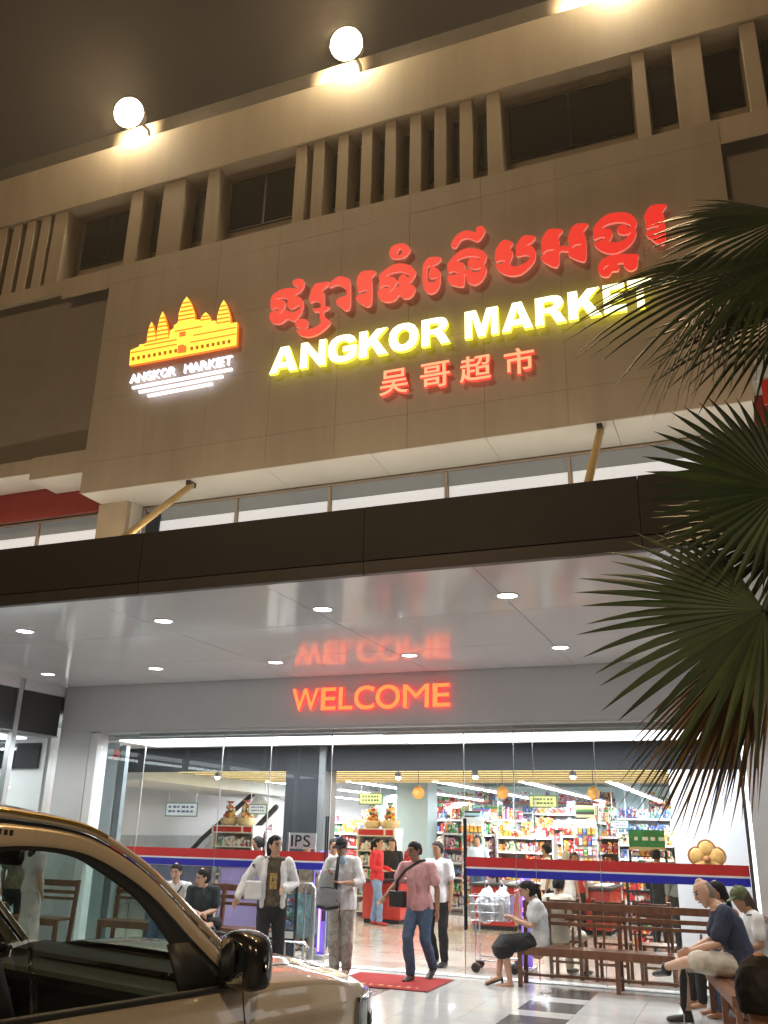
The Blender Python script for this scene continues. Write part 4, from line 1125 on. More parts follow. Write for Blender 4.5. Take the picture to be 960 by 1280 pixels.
C_GREY = cloth('grey_white_cotton', (.58, .60, .62)); C_FLOR = cloth('grey_floral_print', (.36, .35, .31), var=.55, vs=13); C_BEIGE = cloth('beige_cotton', (.50, .45, .37)); C_TEAL = cloth('teal_print', (.16, .28, .28), var=.5, vs=20)
C_DK = cloth('dark_teal_cotton', (.018, .030, .036)); C_OLIVE = cloth('olive_print', (.17, .13, .08), var=.6, vs=22); C_DRESS = cloth('pale_pink_cotton', (.46, .36, .33))
SH_BLK = mat('black_shoe', (.015, .013, .012), .4); SH_BR = mat('brown_shoe', (.05, .03, .02), .45); SH_RED = mat('red_shoe', (.4, .03, .04), .5); SH_TAN = mat('tan_sandal', (.3, .2, .13), .5)

# woman in the open white jacket
p = onZ(334, 1234, 0)
t, j, hp_ = person('woman in open white jacket over a dark printed top walking past the car mirror', p, R(28), 1.64,
    dict(sa=(-.17, .02, 1.375), ea=(-.33, .05, 1.17), wa=(-.42, -.06, .98), sb=(.17, .0, 1.375), eb=(.27, .05, 1.13), wb=(.13, -.20, 1.08), ka=(-.10, -.09, .49), aa=(-.11, .02, .085), kb=(.10, .04, .49), ab=(.10, .16, .10)),
    top=cloth('dark_printed_cotton', (.07, .055, .035), var=.7, vs=16), sleeve=.3, hem=-.06, bottom=C_BLACK, hair='pony', shoe=SH_BLK, look=(.55, -.8, .02), skin=SKIN_L)
jk = MB(); k = .03
for sgn in (-1, 1):
    jk.tube([(sgn * .115, .02, .90), (sgn * .115, .02, 1.05), (sgn * .115, .01, 1.24), (sgn * .10, .015, 1.37), (sgn * .06, .02, 1.41)], [(.055, .15), (.055, .14), (.06, .142), (.06, .10), (.035, .07)], 12, (1, 0, 0))
jk.tube([(0, .10, .90), (0, .085, 1.1), (0, .09, 1.28), (0, .07, 1.39)], [(.15, .035), (.15, .035), (.15, .04), (.09, .035)], 12, (1, 0, 0))
for q in 'ab':
    jk.tube([j['s' + q], lerp(j['s' + q], j['e' + q], .4), j['e' + q], lerp(j['e' + q], j['w' + q], .4), lerp(j['e' + q], j['w' + q], .92)], [.078, .072, .066, .062, .048], 12)
jk.tube([(-.06, .04, 1.42), (0, .075, 1.43), (.06, .04, 1.42)], .028, 8)
remesh(jk, 'jacket', C_WHITE, t, .011, 3, .012, 11)
child(t, 'gold_print', MB().box(-.045, .045, -.122, -.118, 1.08, 1.26), mat('gold_print', (.35, .24, .08), .5, var=.7, vs=30), False)
bag = thing('hand_bag', 'small white shoulder bag held at the hip of the jacketed woman', 'bag', p + V((-.14, -.22, .93)), R(28))
MB().box(-.10, .10, -.04, .04, 0, .20).build('body', C_WHITE, bag, bevel=.02)
MB().tube([(-.08, 0, .19), (-.02, .04, .42), (.08, .0, .19)], .008, 6).build('strap', C_GREY, bag, True)
# person with the rucksack on the front
p = onZ(424, 1219, 0)
t, j, hp_ = person('person in black cap and white shirt carrying a grey rucksack on the chest', p, R(8), 1.63,
    dict(head=(-.01, -.06, 1.56), ea=(-.27, -.03, 1.13), wa=(-.10, -.28, 1.24), eb=(.26, -.02, 1.12), wb=(.07, -.27, 1.13), ka=(-.085, -.06, .49), kb=(.085, .0, .49), aa=(-.07, .0, .085), ab=(.075, .06, .085)),
    top=C_WHITE, sleeve=1.25, hem=.04, bottom=C_FLOR, loose=1.7, hair='cap', shoe=SH_TAN, look=(-.2, -.85, -.5), skin=SKIN)
cp = MB()
cp.tube([hp_(0, -.006, .045), hp_(0, -.008, .085), hp_(0, -.01, .118), hp_(0, -.012, .132)], [(.082, .100), (.078, .098), (.055, .07), (.02, .03)], 18, (1, 0, 0))
cp.tube([hp_(0, .06, .052), hp_(0, .12, .045), hp_(0, .16, .035)], [(.075, .010), (.07, .009), (.05, .006)], 14, (1, 0, 0))
remesh(cp, 'cap', C_BLACK, t, .008, 1)
child(t, 'face_mask', MB().tube([hp_(-.03, .085, -.10), hp_(-.05, .10, -.13), hp_(-.08, .10, -.17)], [(.05, .012), (.05, .01), (.04, .01)], 10, (1, 0, 0)), cloth('pale_blue_mask', (.42, .60, .78)))
rk = thing('rucksack', 'grey rucksack with black straps worn on the front of the capped person', 'rucksack', p + V((-.06, -.26, .78)), R(8))
m = MB(); m.tube([(0, 0, .05), (0, -.01, .2), (0, 0, .40)], [(.16, .09), (.17, .11), (.12, .07)], 16, (1, 0, 0))
remesh(m, 'body', cloth('grey_canvas', (.26, .27, .28)), rk, .012, 2, .008)
MB().tube([(-.13, -.05, .02), (0, -.11, .0), (.13, -.05, .02)], .018, 8).build('base_strap', C_BLACK, rk, True)
MB().tube([(.10, -.06, .08), (.11, -.09, .3), (.10, 0, .52), (.07, .12, .60)], [(.022, .008)] * 4, 8).build('strap', C_BLACK, rk, True)
MB().tube([(.13, -.03, .25), (.15, -.02, .0), (.14, -.02, -.12)], [(.012, .005)] * 3, 6).build('loose_strap', C_BLACK, rk, True)
MB().tube([(-.09, -.095, .24), (.0, -.12, .25), (.09, -.095, .24)], .006, 6).build('zip', C_BLACK, rk, True)
# man in the pink shirt, mid stride
p = onZ(521, 1226, 0)
t, j, hp_ = person('man in pink short sleeved shirt and jeans striding out with a crossbody bag', p, R(-6), 1.62,
    dict(pelvis=(.02, .03, .92), waist=(.02, .01, 1.06), chest=(.015, -.01, 1.25), neck=(0, -.02, 1.42), head=(-.02, -.07, 1.555), sa=(-.18, -.03, 1.36), ea=(-.31, .0, 1.14), wa=(-.42, -.12, .97), sb=(.20, .0, 1.36), eb=(.27, .03, 1.09), wb=(.30, -.03, .84),
         ha=(-.06, .03, .89), ka=(-.07, -.14, .50), aa=(-.06, -.05, .085), hb=(.10, .03, .89), kb=(.11, .0, .49), ab=(.09, .30, .14)),
    top=C_PINK, sleeve=.62, hem=-.02, bottom=C_JEANS, hair='short', shoe=SH_BR, look=(-.35, -.85, -.38), skin=SKIN_D, foota=(0, -1, -.05), footb=(0, -.9, -.4))
child(t, 'shirt_placket', MB().tube([(.0, -.125, 1.34), (.02, -.15, 1.22), (.03, -.145, 1.05), (.035, -.145, .87)], [(.014, .004)] * 4, 6, (1, 0, 0)), cloth('pale_pink_placket', (.6, .33, .32)))
cb = thing('crossbody_bag', 'black crossbody bag hanging at the hip of the pink shirted man', 'bag', p + V((-.22, -.12, .82)), R(-20))
m = MB(); m.box(-.11, .11, -.04, .05, 0, .19)
remesh(m, 'body', mat('black_leather', (.014, .013, .013), .45), cb, .012, 3)
MB().tube([(-.02, .0, .18), (.08, -.09, .32), (.20, -.08, .44), (.36, -.01, .545), (.40, .06, .56)], [(.020, .005)] * 5, 8).build('strap', mat('black_leather', (.014, .013, .013), .45), cb, True)
# person behind him
p = onZ(547, 1208, 0)
person('person in white shirt and black trousers hidden behind the pink shirted man', p, R(-10), 1.60, dict(ka=(-.09, -.10, .5), aa=(-.10, .12, .10)), top=C_WHITE, sleeve=.6, bottom=C_BLACK, shoe=SH_BLK, hair='short', detail=False)
# shop people
p = onZ(470, 1156, 0)
person('woman in red jumper and pale jeans standing in profile at the first counter', p, R(85), 1.60, dict(ka=(-.09, -.12, .49), aa=(-.09, -.12, .085), kb=(.09, .05, .5), ab=(.09, .12, .09), wa=(-.2, -.22, 1.05), wb=(.2, -.22, 1.05), ea=(-.2, .02, 1.1), eb=(.2, .02, 1.1)),
       top=C_RED, sleeve=1.9, bottom=C_JEANL, hair='pony', shoe=SH_RED, look=(.2, -1, 0), skin=SKIN_L)
p = onY(489, 1078, 18.3)
person('cashier with long black hair and dark top behind the first counter', V((p.x, 18.35, 0)), R(20), 1.58, None, top=C_BLACK, sleeve=1.8, bottom=C_BLACK, hair='long', look=(-.3, -1, -.2), detail=False, skin=SKIN_L)
p = onY(505, 1078, 18.6)
person('shop assistant in red top bending behind the first counter', V((p.x, 18.9, 0)), R(120), 1.58, dict(neck=(0, -.12, 1.38), head=(0, -.2, 1.48), chest=(0, -.06, 1.24)), top=C_RED, sleeve=.8, bottom=C_BLACK, hair='bun', detail=False, look=(0, -1, -.3))
def standing(label, u, v, y, rz, h, **k):
    p = onY(u, v, y)
    return person(label, V((p.x, y, 0)), rz, h, None, detail=False, **k)
standing('shopper in white shirt with short black hair seen in profile above the red stripe', 683, 1060, 17.2, R(-80), 1.56, top=C_WHITE, sleeve=.6, bottom=C_BLACK, hair='short')
standing('shopper with pale blond hair above the red stripe', 707, 1066, 16.6, R(170), 1.46, top=C_WHITE, sleeve=.6, bottom=C_BEIGE, hair='short', hm=mat('blond_hair', (.45, .38, .27), .5, var=.2))
standing('cashier in red waistcoat with bowed dark head right of the violet gate', 719, 1076, 18.0, R(0), 1.42, top=C_RED, sleeve=.6, bottom=C_BLACK, hair='short', look=(0, -1, -.5))
standing('shopper in dark clothes, left one by the black rack', 821, 1078, 17.0, R(150), 1.52, top=C_BLACK, sleeve=1.8, bottom=C_BLACK, hair='short', shoe=SH_BLK)
standing('shopper in grey top, right one by the black rack', 846, 1074, 16.8, R(-150), 1.56, top=cloth('grey_wool', (.2, .21, .2)), sleeve=1.8, bottom=C_BLACK, hair='short', shoe=SH_BLK)
standing('child in pale blue top with dark hair at the far shelves', 597, 1052, 20.6, R(0), 1.68, top=cloth('pale_blue_cotton', (.45, .55, .62)), sleeve=.6, bottom=C_JEANS, hair='short')
standing('person in olive print top and teal skirt behind the violet gate on the left', 383, 1090, 13.4, R(10), 1.55, top=C_OLIVE, sleeve=.7, bottom=C_TEAL, btype='skirt', blen=1.5, hair='pony', shoe=SH_TAN)
standing('dark haired shopper partly hidden behind the white jacketed woman', 323, 1056, 13.3, R(-60), 1.60, top=C_BLACK, sleeve=.6, bottom=C_BLACK, hair='short')
standing('dark haired shopper just behind the capped person', 417, 1056, 13.2, R(40), 1.60, top=cloth('pale_blue_cotton', (.45, .55, .62)), sleeve=.6, bottom=C_JEANS, hair='short')
p = onY(42, 1100, 10.9)
person('woman in long pale pink dress with dark hair seen through the car window', V((p.x, 10.9, 0)), R(160), 1.60, None, top=C_DRESS, sleeve=.6, bottom=C_DRESS, btype='skirt', blen=1.75, hair='long', detail=False, loose=1.5)
p = onY(14, 1100, 11.3)
person('person in dark top behind the pink dress seen through the car window', V((p.x, 11.4, 0)), R(200), 1.58, None, top=C_OLIVE, sleeve=.6, bottom=C_BLACK, hair='short', detail=False)
# seated figures
SEAT = dict(pelvis=(0, .02, .53), waist=(0, .04, .67), chest=(0, .02, .86), neck=(0, -.01, 1.03), head=(0, -.06, 1.165), sa=(-.175, .0, .975), ea=(-.20, .0, .71), wa=(-.15, -.22, .64), sb=(.175, .0, .975), eb=(.20, .0, .71), wb=(.15, -.22, .64),
            ha=(-.09, .0, .52), ka=(-.11, -.42, .50), aa=(-.11, -.43, .085), hb=(.09, .0, .52), kb=(.11, -.42, .50), ab=(.11, -.43, .085))
# woman with phone on the bench (faces left)
t, j, hp_ = person('woman in grey white top and black skirt sitting on the bench looking at her phone', V((-2.62, 11.82, -.02)), R(-72), 1.60,
    dict(SEAT, head=(0, -.11, 1.14), ea=(-.20, -.06, .72), wa=(-.07, -.28, .80), eb=(.20, -.06, .72), wb=(.05, -.28, .79), ka=(-.05, -.44, .52), aa=(.04, -.50, .16), kb=(.09, -.43, .50), ab=(.08, -.36, .085)),
    top=C_GREY, sleeve=.55, hem=-.02, bottom=C_BLACK, btype='skirt', blen=1.12, hair='pony', look=(0, -.75, -.6), skin=SKIN_L, loose=1.3, foota=(0, -1, -.3))
sd2 = MB()
for q, fd in (('a', V((0, -1, -.3)).normalized()), ('b', V((0, -1, 0)))):
    A1 = j['a' + q]
    sd2.tube([A1 + V((0, 0, -.075)) - fd * .05, A1 + V((0, 0, -.083)) + fd * .05, A1 + V((0, 0, -.09)) + fd * .19], [(.04, .012), (.04, .012), (.045, .010)], 10)
    sd2.tube([A1 + fd * .10 + V((-.042, 0, -.07)), A1 + fd * .10 + V((0, 0, -.02)), A1 + fd * .10 + V((.042, 0, -.07))], .008, 6)
    sd2.tube([A1 - fd * .04 + V((0, 0, -.08)), A1 - fd * .05 + V((0, 0, -.13 if q == 'a' else -.10))], .014, 6)
child(t, 'sandals', sd2, SH_BLK)
ph = thing('phone', 'white phone held by the woman on the bench', 'phone', V((-2.62, 11.82, -.02)), R(-72))
MB().box(-.035, .035, -.40, -.392, .80, .93).build('case', M_WHITE, ph, bevel=.006)
# man in navy polo
t, j, hp_ = person('bald man in navy polo shirt and beige shorts sitting with one ankle on his knee', V((-.36, 10.28, 0)), R(-80), 1.77,
    dict(SEAT, pelvis=(0, .06, .53), waist=(0, .07, .68), chest=(0, .0, .87), neck=(0, -.09, 1.03), head=(0, -.19, 1.145), sa=(-.19, -.04, .975), ea=(-.23, -.12, .72), wa=(-.10, -.36, .62), sb=(.19, -.04, .975), eb=(.23, -.14, .72), wb=(.12, -.36, .64),
         ka=(-.13, -.44, .52), aa=(-.10, -.42, .085), kb=(.30, -.36, .58), ab=(.0, -.60, .48)),
    top=C_NAVY, sleeve=.7, hem=.02, bottom=C_BEIGE, btype='shorts', hair='bald', hm=HAIR_G, look=(.25, -1, -.12), slim=1.14, skin=SKIN_L, shoe=SH_BLK, footb=(-.9, -.5, -.15))
child(t, 'white_collar', MB().tube([(.07, -.09, 1.04), (.05, -.0, 1.055), (-.05, .0, 1.055), (-.07, -.09, 1.04)], .006, 6), C_WHITE)
um = thing('umbrella', 'black folded umbrella leaning below the navy shirted man', 'umbrella', (-.84, 10.22, .1))
MB().tube([(0, 0, 0), (.0, .0, .06), (.02, .0, .30), (.03, 0, .42)], [.008, .03, .036, .012], 10).build('canopy', C_BLACK, um, True)
MB().tube([(.03, 0, .40), (.035, 0, .48)], .014, 8).build('handle', M_BLACK, um, True)
MB().tube([(-.005, 0, -.10), (0, 0, .02)], .006, 6).build('tip', M_ALU, um, True)
t, j, hp_ = person('long haired person in white top with a black strap and olive camouflage cap sitting', V((-.14, 10.95, 0)), R(-70), 1.64, dict(SEAT, head=(0, -.10, 1.15)), top=C_WHITE, sleeve=.6, bottom=C_JEANS, hair='long', hm=HAIR_B, look=(.2, -1, -.1), detail=False)
cp = MB(); cp.tube([hp_(0, -.01, .03), hp_(0, -.012, .08), hp_(0, -.012, .118), hp_(0, -.012, .13)], [(.086, .102), (.082, .10), (.055, .07), (.02, .03)], 16, (1, 0, 0)); cp.tube([hp_(0, .06, .045), hp_(0, .15, .03)], [(.07, .01), (.05, .008)], 12, (1, 0, 0))
remesh(cp, 'cap', cloth('olive_camouflage', (.10, .115, .05), var=.6, vs=30), t, .010, 1)
child(t, 'strap', MB().tube([(.15, -.10, 1.0), (.17, .02, 1.02), (.06, .13, .86), (-.10, .14, .70)], [(.02, .006)] * 4, 6), C_BLACK)
person('dark haired person sitting behind the camouflage cap near the pillar', V((-.42, 11.5, 0)), R(-60), 1.62, dict(SEAT, head=(0, -.08, 1.2)), top=cloth('rust_cotton', (.35, .12, .07)), sleeve=.6, bottom=C_BLACK, hair='long', detail=False)
person('person in cream top and black hair sitting inside behind the phone woman', V((-2.50, 12.62, 0)), R(160), 1.60, dict(SEAT), top=cloth('cream_cotton', (.62, .55, .42)), sleeve=.7, bottom=C_BEIGE, hair='short', shoe=SH_BLK, detail=False)
p = onY(217, 1090, 11.35)
t, j, hp_ = person('short haired woman in white top with black camera strap sitting behind the car', V((p.x, 11.45, 0)), R(10), 1.62, dict(SEAT), top=C_WHITE, sleeve=.6, bottom=C_JEANS, hair='short', look=(.1, -1, 0), skin=SKIN_L, shoe=SH_BLK)
child(t, 'camera_strap', MB().tube([(.12, -.02, 1.03), (.11, -.11, .95), (.03, -.15, .8), (-.03, -.16, .7)], [(.014, .004)] * 4, 6), C_BLACK)
p = onY(253, 1100, 11.3)
person('teenager in dark tee sitting with one bare knee raised beside the white topped woman', V((p.x, 11.35, 0)), R(25), 1.58, dict(SEAT, ka=(-.02, -.36, .58), aa=(.22, -.42, .50), kb=(.26, -.34, .56), ab=(.02, -.46, .48), wa=(.05, -.30, .66), wb=(.0, -.28, .66), head=(-.02, -.09, 1.15)), top=C_DK, sleeve=.7, bottom=C_BLACK, btype='shorts', hair='bun', look=(-.75, -.6, -.1), skin=SKIN_L, foota=(1, -.2, 0), footb=(-1, -.2, 0), shoe=SH_BLK)
# child close to the camera at the lower right
p = onY(945, 1252, 3.75)
person('child with thick black hair and red collar at the lower right corner, seen from behind', V((p.x + .02, 3.75, p.z - 1.57)), R(170), 1.72, None, top=cloth('red_black_cotton', (.10, .012, .015)), sleeve=.6, bottom=C_BLACK, hair='short', detail=True, shoe=SH_BLK)

# ------------------------------------------------------------------ benches, chairs, mat, trolley, stands
def bench(label, loc, rz, L, back=True, depth=.40, h=.45, bh=.95, n_up=0, grp=None):
    t = thing('bench', label, 'bench', loc, rz, grp)
    for k in range(5):
        y0 = .02 + k * (depth - .04) / 5
        box('seat_slat', M_WOOD, 0, L, y0, y0 + (depth - .04) / 5 - .008, h - .03, h, t, bevel=.004)
    box('front_rail', M_WOOD, .02, L - .02, .0, .019, h - .09, h - .002, t)
    nl = max(2, int(round(L / .98)) + 1)
    for k in range(nl):
        x = .03 + k * (L - .06) / (nl - 1)
        box('leg', M_WOOD, x - .025, x + .025, .021, .071, 0, h - .031, t)
        if back:
            MB().bar((x, depth - .02, 0), (x, depth + .06, bh), .05, .045).build('back_post', M_WOOD, t)
        else: box('leg', M_WOOD, x - .025, x + .025, depth - .07, depth - .02, 0, h - .031, t)
        box('side_rail', M_WOOD, x - .015, x + .015, .072, depth - .05, .10, .15, t)
    box('stretcher', M_WOOD, .06, L - .06, depth * .5 - .015, depth * .5 + .015, .11, .14, t)
    if back:
        for z, hh in ((bh - .09, .085), (bh - .19, .05), (bh - .27, .04)):
            yb = depth - .02 + .08 * z / bh
            box('back_slat', M_WOOD, .0, L, yb - .035, yb - .012, z, z + hh, t, bevel=.004)
        for k in range(n_up):
            x = .06 + (k + .5) * (L - .12) / n_up
            MB().bar((x, depth - .01 + .04 - .03, h - .06), (x, depth + .03, bh - .28), .028, .022).build('back_upright', M_WOOD, t)
    return t
bench('long brown wooden bench with slatted back under the phone woman', (-2.83, 11.63, 0), 0, 2.35, True, .36, .44, .93, 6)
def chair(label, loc, rz):
    t = thing('chair', label, 'chair', loc, rz, 'wooden chairs inside the glass')
    for k in range(4): box('seat_slat', M_WOOD, 0, .42, .02 + k * .1, .11 + k * .1, .42, .445, t)
    for x in (.0, .38):
        box('leg', M_WOOD, x, x + .04, .0, .04, 0, .419, t)
        MB().bar((x + .02, .40, 0), (x + .02, .46, .95), .04, .04).build('back_post', M_WOOD, t)
    for z in (.86, .76, .68): box('back_slat', M_WOOD, .042, .378, .43, .45, z, z + .06, t)
    box('stretcher', M_WOOD, .042, .378, .40, .42, .18, .21, t)
    box('stretcher', M_WOOD, .042, .378, .01, .03, .2, .23, t)
for i, x in enumerate((-2.62, -2.05, -1.5)):
    chair(['brown wooden chair inside the glass, nearest the phone woman', 'brown wooden chair inside the glass, middle one behind the bench', 'brown wooden chair inside the glass, nearest the bald man'][i], (x + .42, 12.95, 0), PI)
bench('brown wooden bench at the right with the bald man on it', (-.64, 10.72, 0), R(-80) + PI / 2 - R(90), 1.75, False, .40, .45)
bench('brown wooden bench against the pillar with the camouflage cap person', (-.52, 11.85, 0), R(-80), 1.2, True, .36, .45, .95)
bench('brown slatted bench behind the car with the seated pair', (-8.75, 11.30, 0), 0, 2.7, True, .36, .46, .98, 0)
bench('dark brown bench seen through the car window beside the pink dress', (-10.2, 11.0, 0), 0, 1.0, True, .36, .46, .95)
mt = thing('door_mat', 'red door mat with a row of worn gold marks in front of the doorway', 'mat', (-4.88, 10.74, .003))
box('pile', mat('red_mat_pile', (.33, .018, .016), .95, var=.2, vs=30, bump=.6, bs=220), 0, 1.22, 0, .98, 0, .010, mt, bevel=.004)
box('border', mat('dark_red_rubber', (.16, .012, .012), .7), -.02, 1.24, -.02, 1.0, 0, .006, mt)
mk = MB()
rr = random.Random(5)
for k in range(9):
    x = .12 + k * .115
    mk.box(x, x + rr.uniform(.03, .06), .10, .10 + rr.uniform(.05, .09), .0105, .0115)
mk.build('worn_marks', mat('worn_gold_print', (.5, .33, .15), .8, var=.4, vs=40), mt)
# trolley with plastic bags
p = onZ(628, 1196, 0)
tr = thing('shopping_trolley', 'shopping trolley with red grip standing inside the doorway next to the phone woman', 'trolley', (-3.42, 12.75, 0), R(8))
m = MB()
for k in range(9):
    t_ = k / 8
    m.tube([(-.26 + .52 * t_, -.2, .62), (-.28 + .56 * t_, -.24, .92)], .004, 5); m.tube([(-.26 + .52 * t_, .2, .62), (-.28 + .56 * t_, .24, .92)], .004, 5)
    m.tube([(-.26, -.2 + .4 * t_, .62), (-.28, -.24 + .48 * t_, .92)], .004, 5); m.tube([(.26, -.2 + .4 * t_, .62), (.28, -.24 + .48 * t_, .92)], .004, 5)
    m.tube([(-.26 + .52 * t_, -.2, .62), (-.26 + .52 * t_, .2, .62)], .004, 5)
for z, q in ((.62, 0), (.72, .33), (.82, .66), (.92, 1)):
    a, b = .26 + .02 * q, .2 + .04 * q
    m.tube([(-a, -b, z), (a, -b, z), (a, b, z), (-a, b, z), (-a, -b, z)], .006, 5)
m.build('basket', M_ALU, tr, True)
MB().tube([(-.2, -.18, .62), (-.2, -.2, .15), (.3, -.22, .13)], .012, 6).tube([(-.2, .18, .62), (-.2, .2, .15), (.3, .22, .13)], .012, 6).build('frame', M_ALU, tr, True)
MB().tube([(.33, -.22, .98), (.33, .22, .98)], .018, 8).build('grip', M_RED, tr, True)
for x in (-.2, .3):
    for y in (-.21, .21):
        w_ = MB(); w_.tube([(x, y - .015, .06), (x, y + .015, .06)], .06, 14, cap=False); w_.build('wheel', M_BLACK, tr, True)
bg = thing('plastic_bags', 'white plastic carrier bags lying in the trolley basket', 'bags', (-3.40, 12.74, .64), 0)
for cx_, cy_, s2 in ((-.08, -.05, 1.0), (.10, .06, .85)):
    m = MB(); m.tube([(cx_, cy_, .05), (cx_, cy_, .18), (cx_ + .02, cy_, .30), (cx_ + .03, cy_, .37)], [.12 * s2, .15 * s2, .11 * s2, .03], 14)
    m.tube([(cx_ - .03, cy_, .34), (cx_, cy_, .46), (cx_ + .07, cy_, .36)], .016, 8)
    remesh(m, 'bag', mat('white_plastic_film', (.78, .79, .81), .25, var=.1), bg, .012, 1, .022, 14)
MB().box(-.12, -.02, -.175, -.165, .13, .22).build('print', mat('grey_print', (.2, .22, .26), .5), bg)
# poster stand, rails
ps = thing('poster_stand', 'dark framed poster stand with small pictures behind the jacketed woman', 'poster stand', (-6.62, 12.32, 0))
box('frame', M_CHAR, 0, .48, 0, .03, .24, 1.16, ps)
box('poster', mat('blue_green_poster', (.12, .20, .24), .3, var=.8, vs=9), .03, .45, -.006, -.001, .38, 1.12, ps)
box('caption', M_WHITE, .03, .45, -.006, -.001, .27, .36, ps)
rr = random.Random(9)
for k in range(5):
    for q in range(3): box('picture', PC[rr.choice([5, 9, 4, 0, 3, 6])], .05 + q * .135, .15 + q * .135, -.010, -.007, .42 + k * .14, .52 + k * .14, ps)
for x in (.08, .38): box('leg', M_CHAR, x, x + .03, -.08, .12, 0, .239, ps)
def rail(label, x, y, L, h):
    t = thing('guard_rail', label, 'rail', (x, y, 0), 0, 'tubular steel rails')
    MB().tube([(0, 0, 0), (0, 0, h - .06), (.04, 0, h), (L - .04, 0, h), (L, 0, h - .06), (L, 0, 0)], .022, 10).build('hoop', M_ALU, t, True)
    for q in (.33, .66): MB().tube([(L * q, 0, 0), (L * q, 0, h)], .014, 8).build('baluster', M_ALU, t, True)
rail('low steel rail beside the bonnet of the bronze car', -6.35, 11.2, .95, .36)
rail('tall steel rail in front of the left violet gate', -6.35, 12.45, .42, .98)
# pillar lamp globe behind the palm
gl = thing('globe_lamp', 'unlit grey globe lamp on a pole half hidden behind the palm', 'street lamp', (.27, 5.9, 0))
MB().ball((0, 0, 3.35), .115, 18).build('globe', mat('frosted_globe', (.55, .55, .56), .3, spec=.6), gl, True)
MB().tube([(0, 0, 0), (0, 0, 3.22)], .04, 10).build('pole', M_TRIM, gl, True)
MB().lathe([(.10, 0), (.10, .04), (.05, .2)], n=14).build('base', M_TRIM, gl, True)

# ------------------------------------------------------------------ fan palm at the right
PALM = thing('fan_palm', 'dark green fan palm with drooping dry lower leaves at the right edge', 'palm tree', (.62, 4.75, 0))
M_LEAF = [mat('palm_leaf_%d' % i, c, .42, var=.35, vs=5, spec=.4) for i, c in enumerate([(.026, .050, .010), (.036, .060, .012), (.020, .038, .010)])]
M_DRY = [mat('dry_palm_leaf_%d' % i, c, .6, var=.4, vs=6) for i, c in enumerate([(.055, .045, .02), (.15, .085, .022), (.035, .04, .016)])]
M_TRUNK = mat('palm_trunk', (.075, .058, .04), .85, var=.4, vs=14, bump=.8, bs=30)
PO = V((.62, 4.75, 0))
m = MB()
m.tube([(.0, 0, 0), (.01, 0, .8), (-.02, 0, 2.0), (-.05, 0, 3.3), (-.06, 0, 3.7)], [.17, .145, .14, .15, .09], 16)
m.build('trunk', M_TRUNK, PALM, True)
rr = random.Random(4)
for k in range(54):
    z = .3 + k * .062; a = k * 2.4
    b0 = V((.14 * math.cos(a) - .03, .14 * math.sin(a), z))
    MB().tube([b0, b0 + V((.05 * math.cos(a), .05 * math.sin(a), .09))], [(.05, .012), (.02, .006)], 6, (-math.sin(a), math.cos(a), 0)).build('leaf_base', M_TRUNK, PALM, True)
def frond(hub, tip, up, Rf, n, spread, fuse, mats, seed, droop=.25, foot=None, fold=.35, tipmat=None, lenv=.12):
    """palmate leaf: hub point, direction of the middle blade, upward normal, radius"""
    r = random.Random(seed)
    hub = V(hub) - PO; d = (V(tip) - PO - hub); d.normalize()
    nr = V(up); nr = (nr - d * nr.dot(d)).normalized(); sx = d.cross(nr)
    f = MB()
    ft = V(foot) - PO if foot is not None else V((-.05, 0, 3.45))
    mid = (ft + hub) * .5 + V((0, 0, .12))
    f.tube([ft, mid, hub], [.022, .017, .014], 8)
    fo = f.build('frond', mats[0], PALM, True)
    da = spread / n
    for k in range(n):
        a = -spread / 2 + da * (k + .5)
        e = abs(a) / (spread / 2)
        L = Rf * (1 - .30 * e ** 2) * r.uniform(1 - lenv, 1.04)
        ax = d * math.cos(a) + sx * math.sin(a)
        tg = -d * math.sin(a) + sx * math.cos(a)
        mb = MB()
        rows = []
        dr = droop * r.uniform(.6, 1.5)
        tw = r.uniform(-.25, .25)
        N = 9
        for i in range(N):
            t = i / (N - 1)
            s_ = t * L
            cen = hub + ax * s_ + nr * (-.05 * s_ * s_ / Rf * 1.0 - .10 * e * s_)
            over = max(0, t - fuse)
            cen += V((0, 0, -1)) * dr * Rf * over ** 1.8 + tg * tw * over ** 2 * Rf * .3
            if t <= fuse: wd = max(.002, s_ * math.tan(da / 2) * 1.03)
            else: wd = fuse * L * math.tan(da / 2) * 1.02 * max(.03, (1 - (t - fuse) / (1 - fuse)) ** .75)
            rg = nr * wd * fold * 1.6
            rows.append([cen - tg * wd, cen + rg, cen + tg * wd])
        mb.grid(rows)
        mm = r.choice(mats)
        if tipmat and r.random() < .35: mm = tipmat
        mb.build('leaflet', mm, fo, False)
    return fo
UPV = V((0, -.35, 1))
def P(u, v, y): return onY(u, v, y)
# upper big leaf hanging out over the lettering
frond(P(992, 318, 4.35), P(720, 378, 4.05), V((.1, -.85, .6)), 1.20, 30, R(120), .50, M_LEAF, 1, .40, None, .25)
frond(P(975, 300, 4.55), P(830, 470, 4.3), V((-.3, -.8, .45)), 1.05, 22, R(80), .36, M_LEAF, 12, .35, None, .25)
frond(P(905, 340, 4.5), P(770, 560, 4.3), V((-.4, -.8, .35)), .86, 13, R(58), .28, M_LEAF, 11, .25, P(985, 300, 4.6), .25)
frond(P(995, 268, 4.45), P(815, 318, 4.2), V((.05, -1, .25)), .80, 24, R(115), .58, M_LEAF, 31, .22, None, .25)
frond(P(990, 385, 4.7), P(800, 450, 4.5), V((-.1, -1, .3)), .86, 22, R(100), .52, M_LEAF, 32, .30, None, .25)
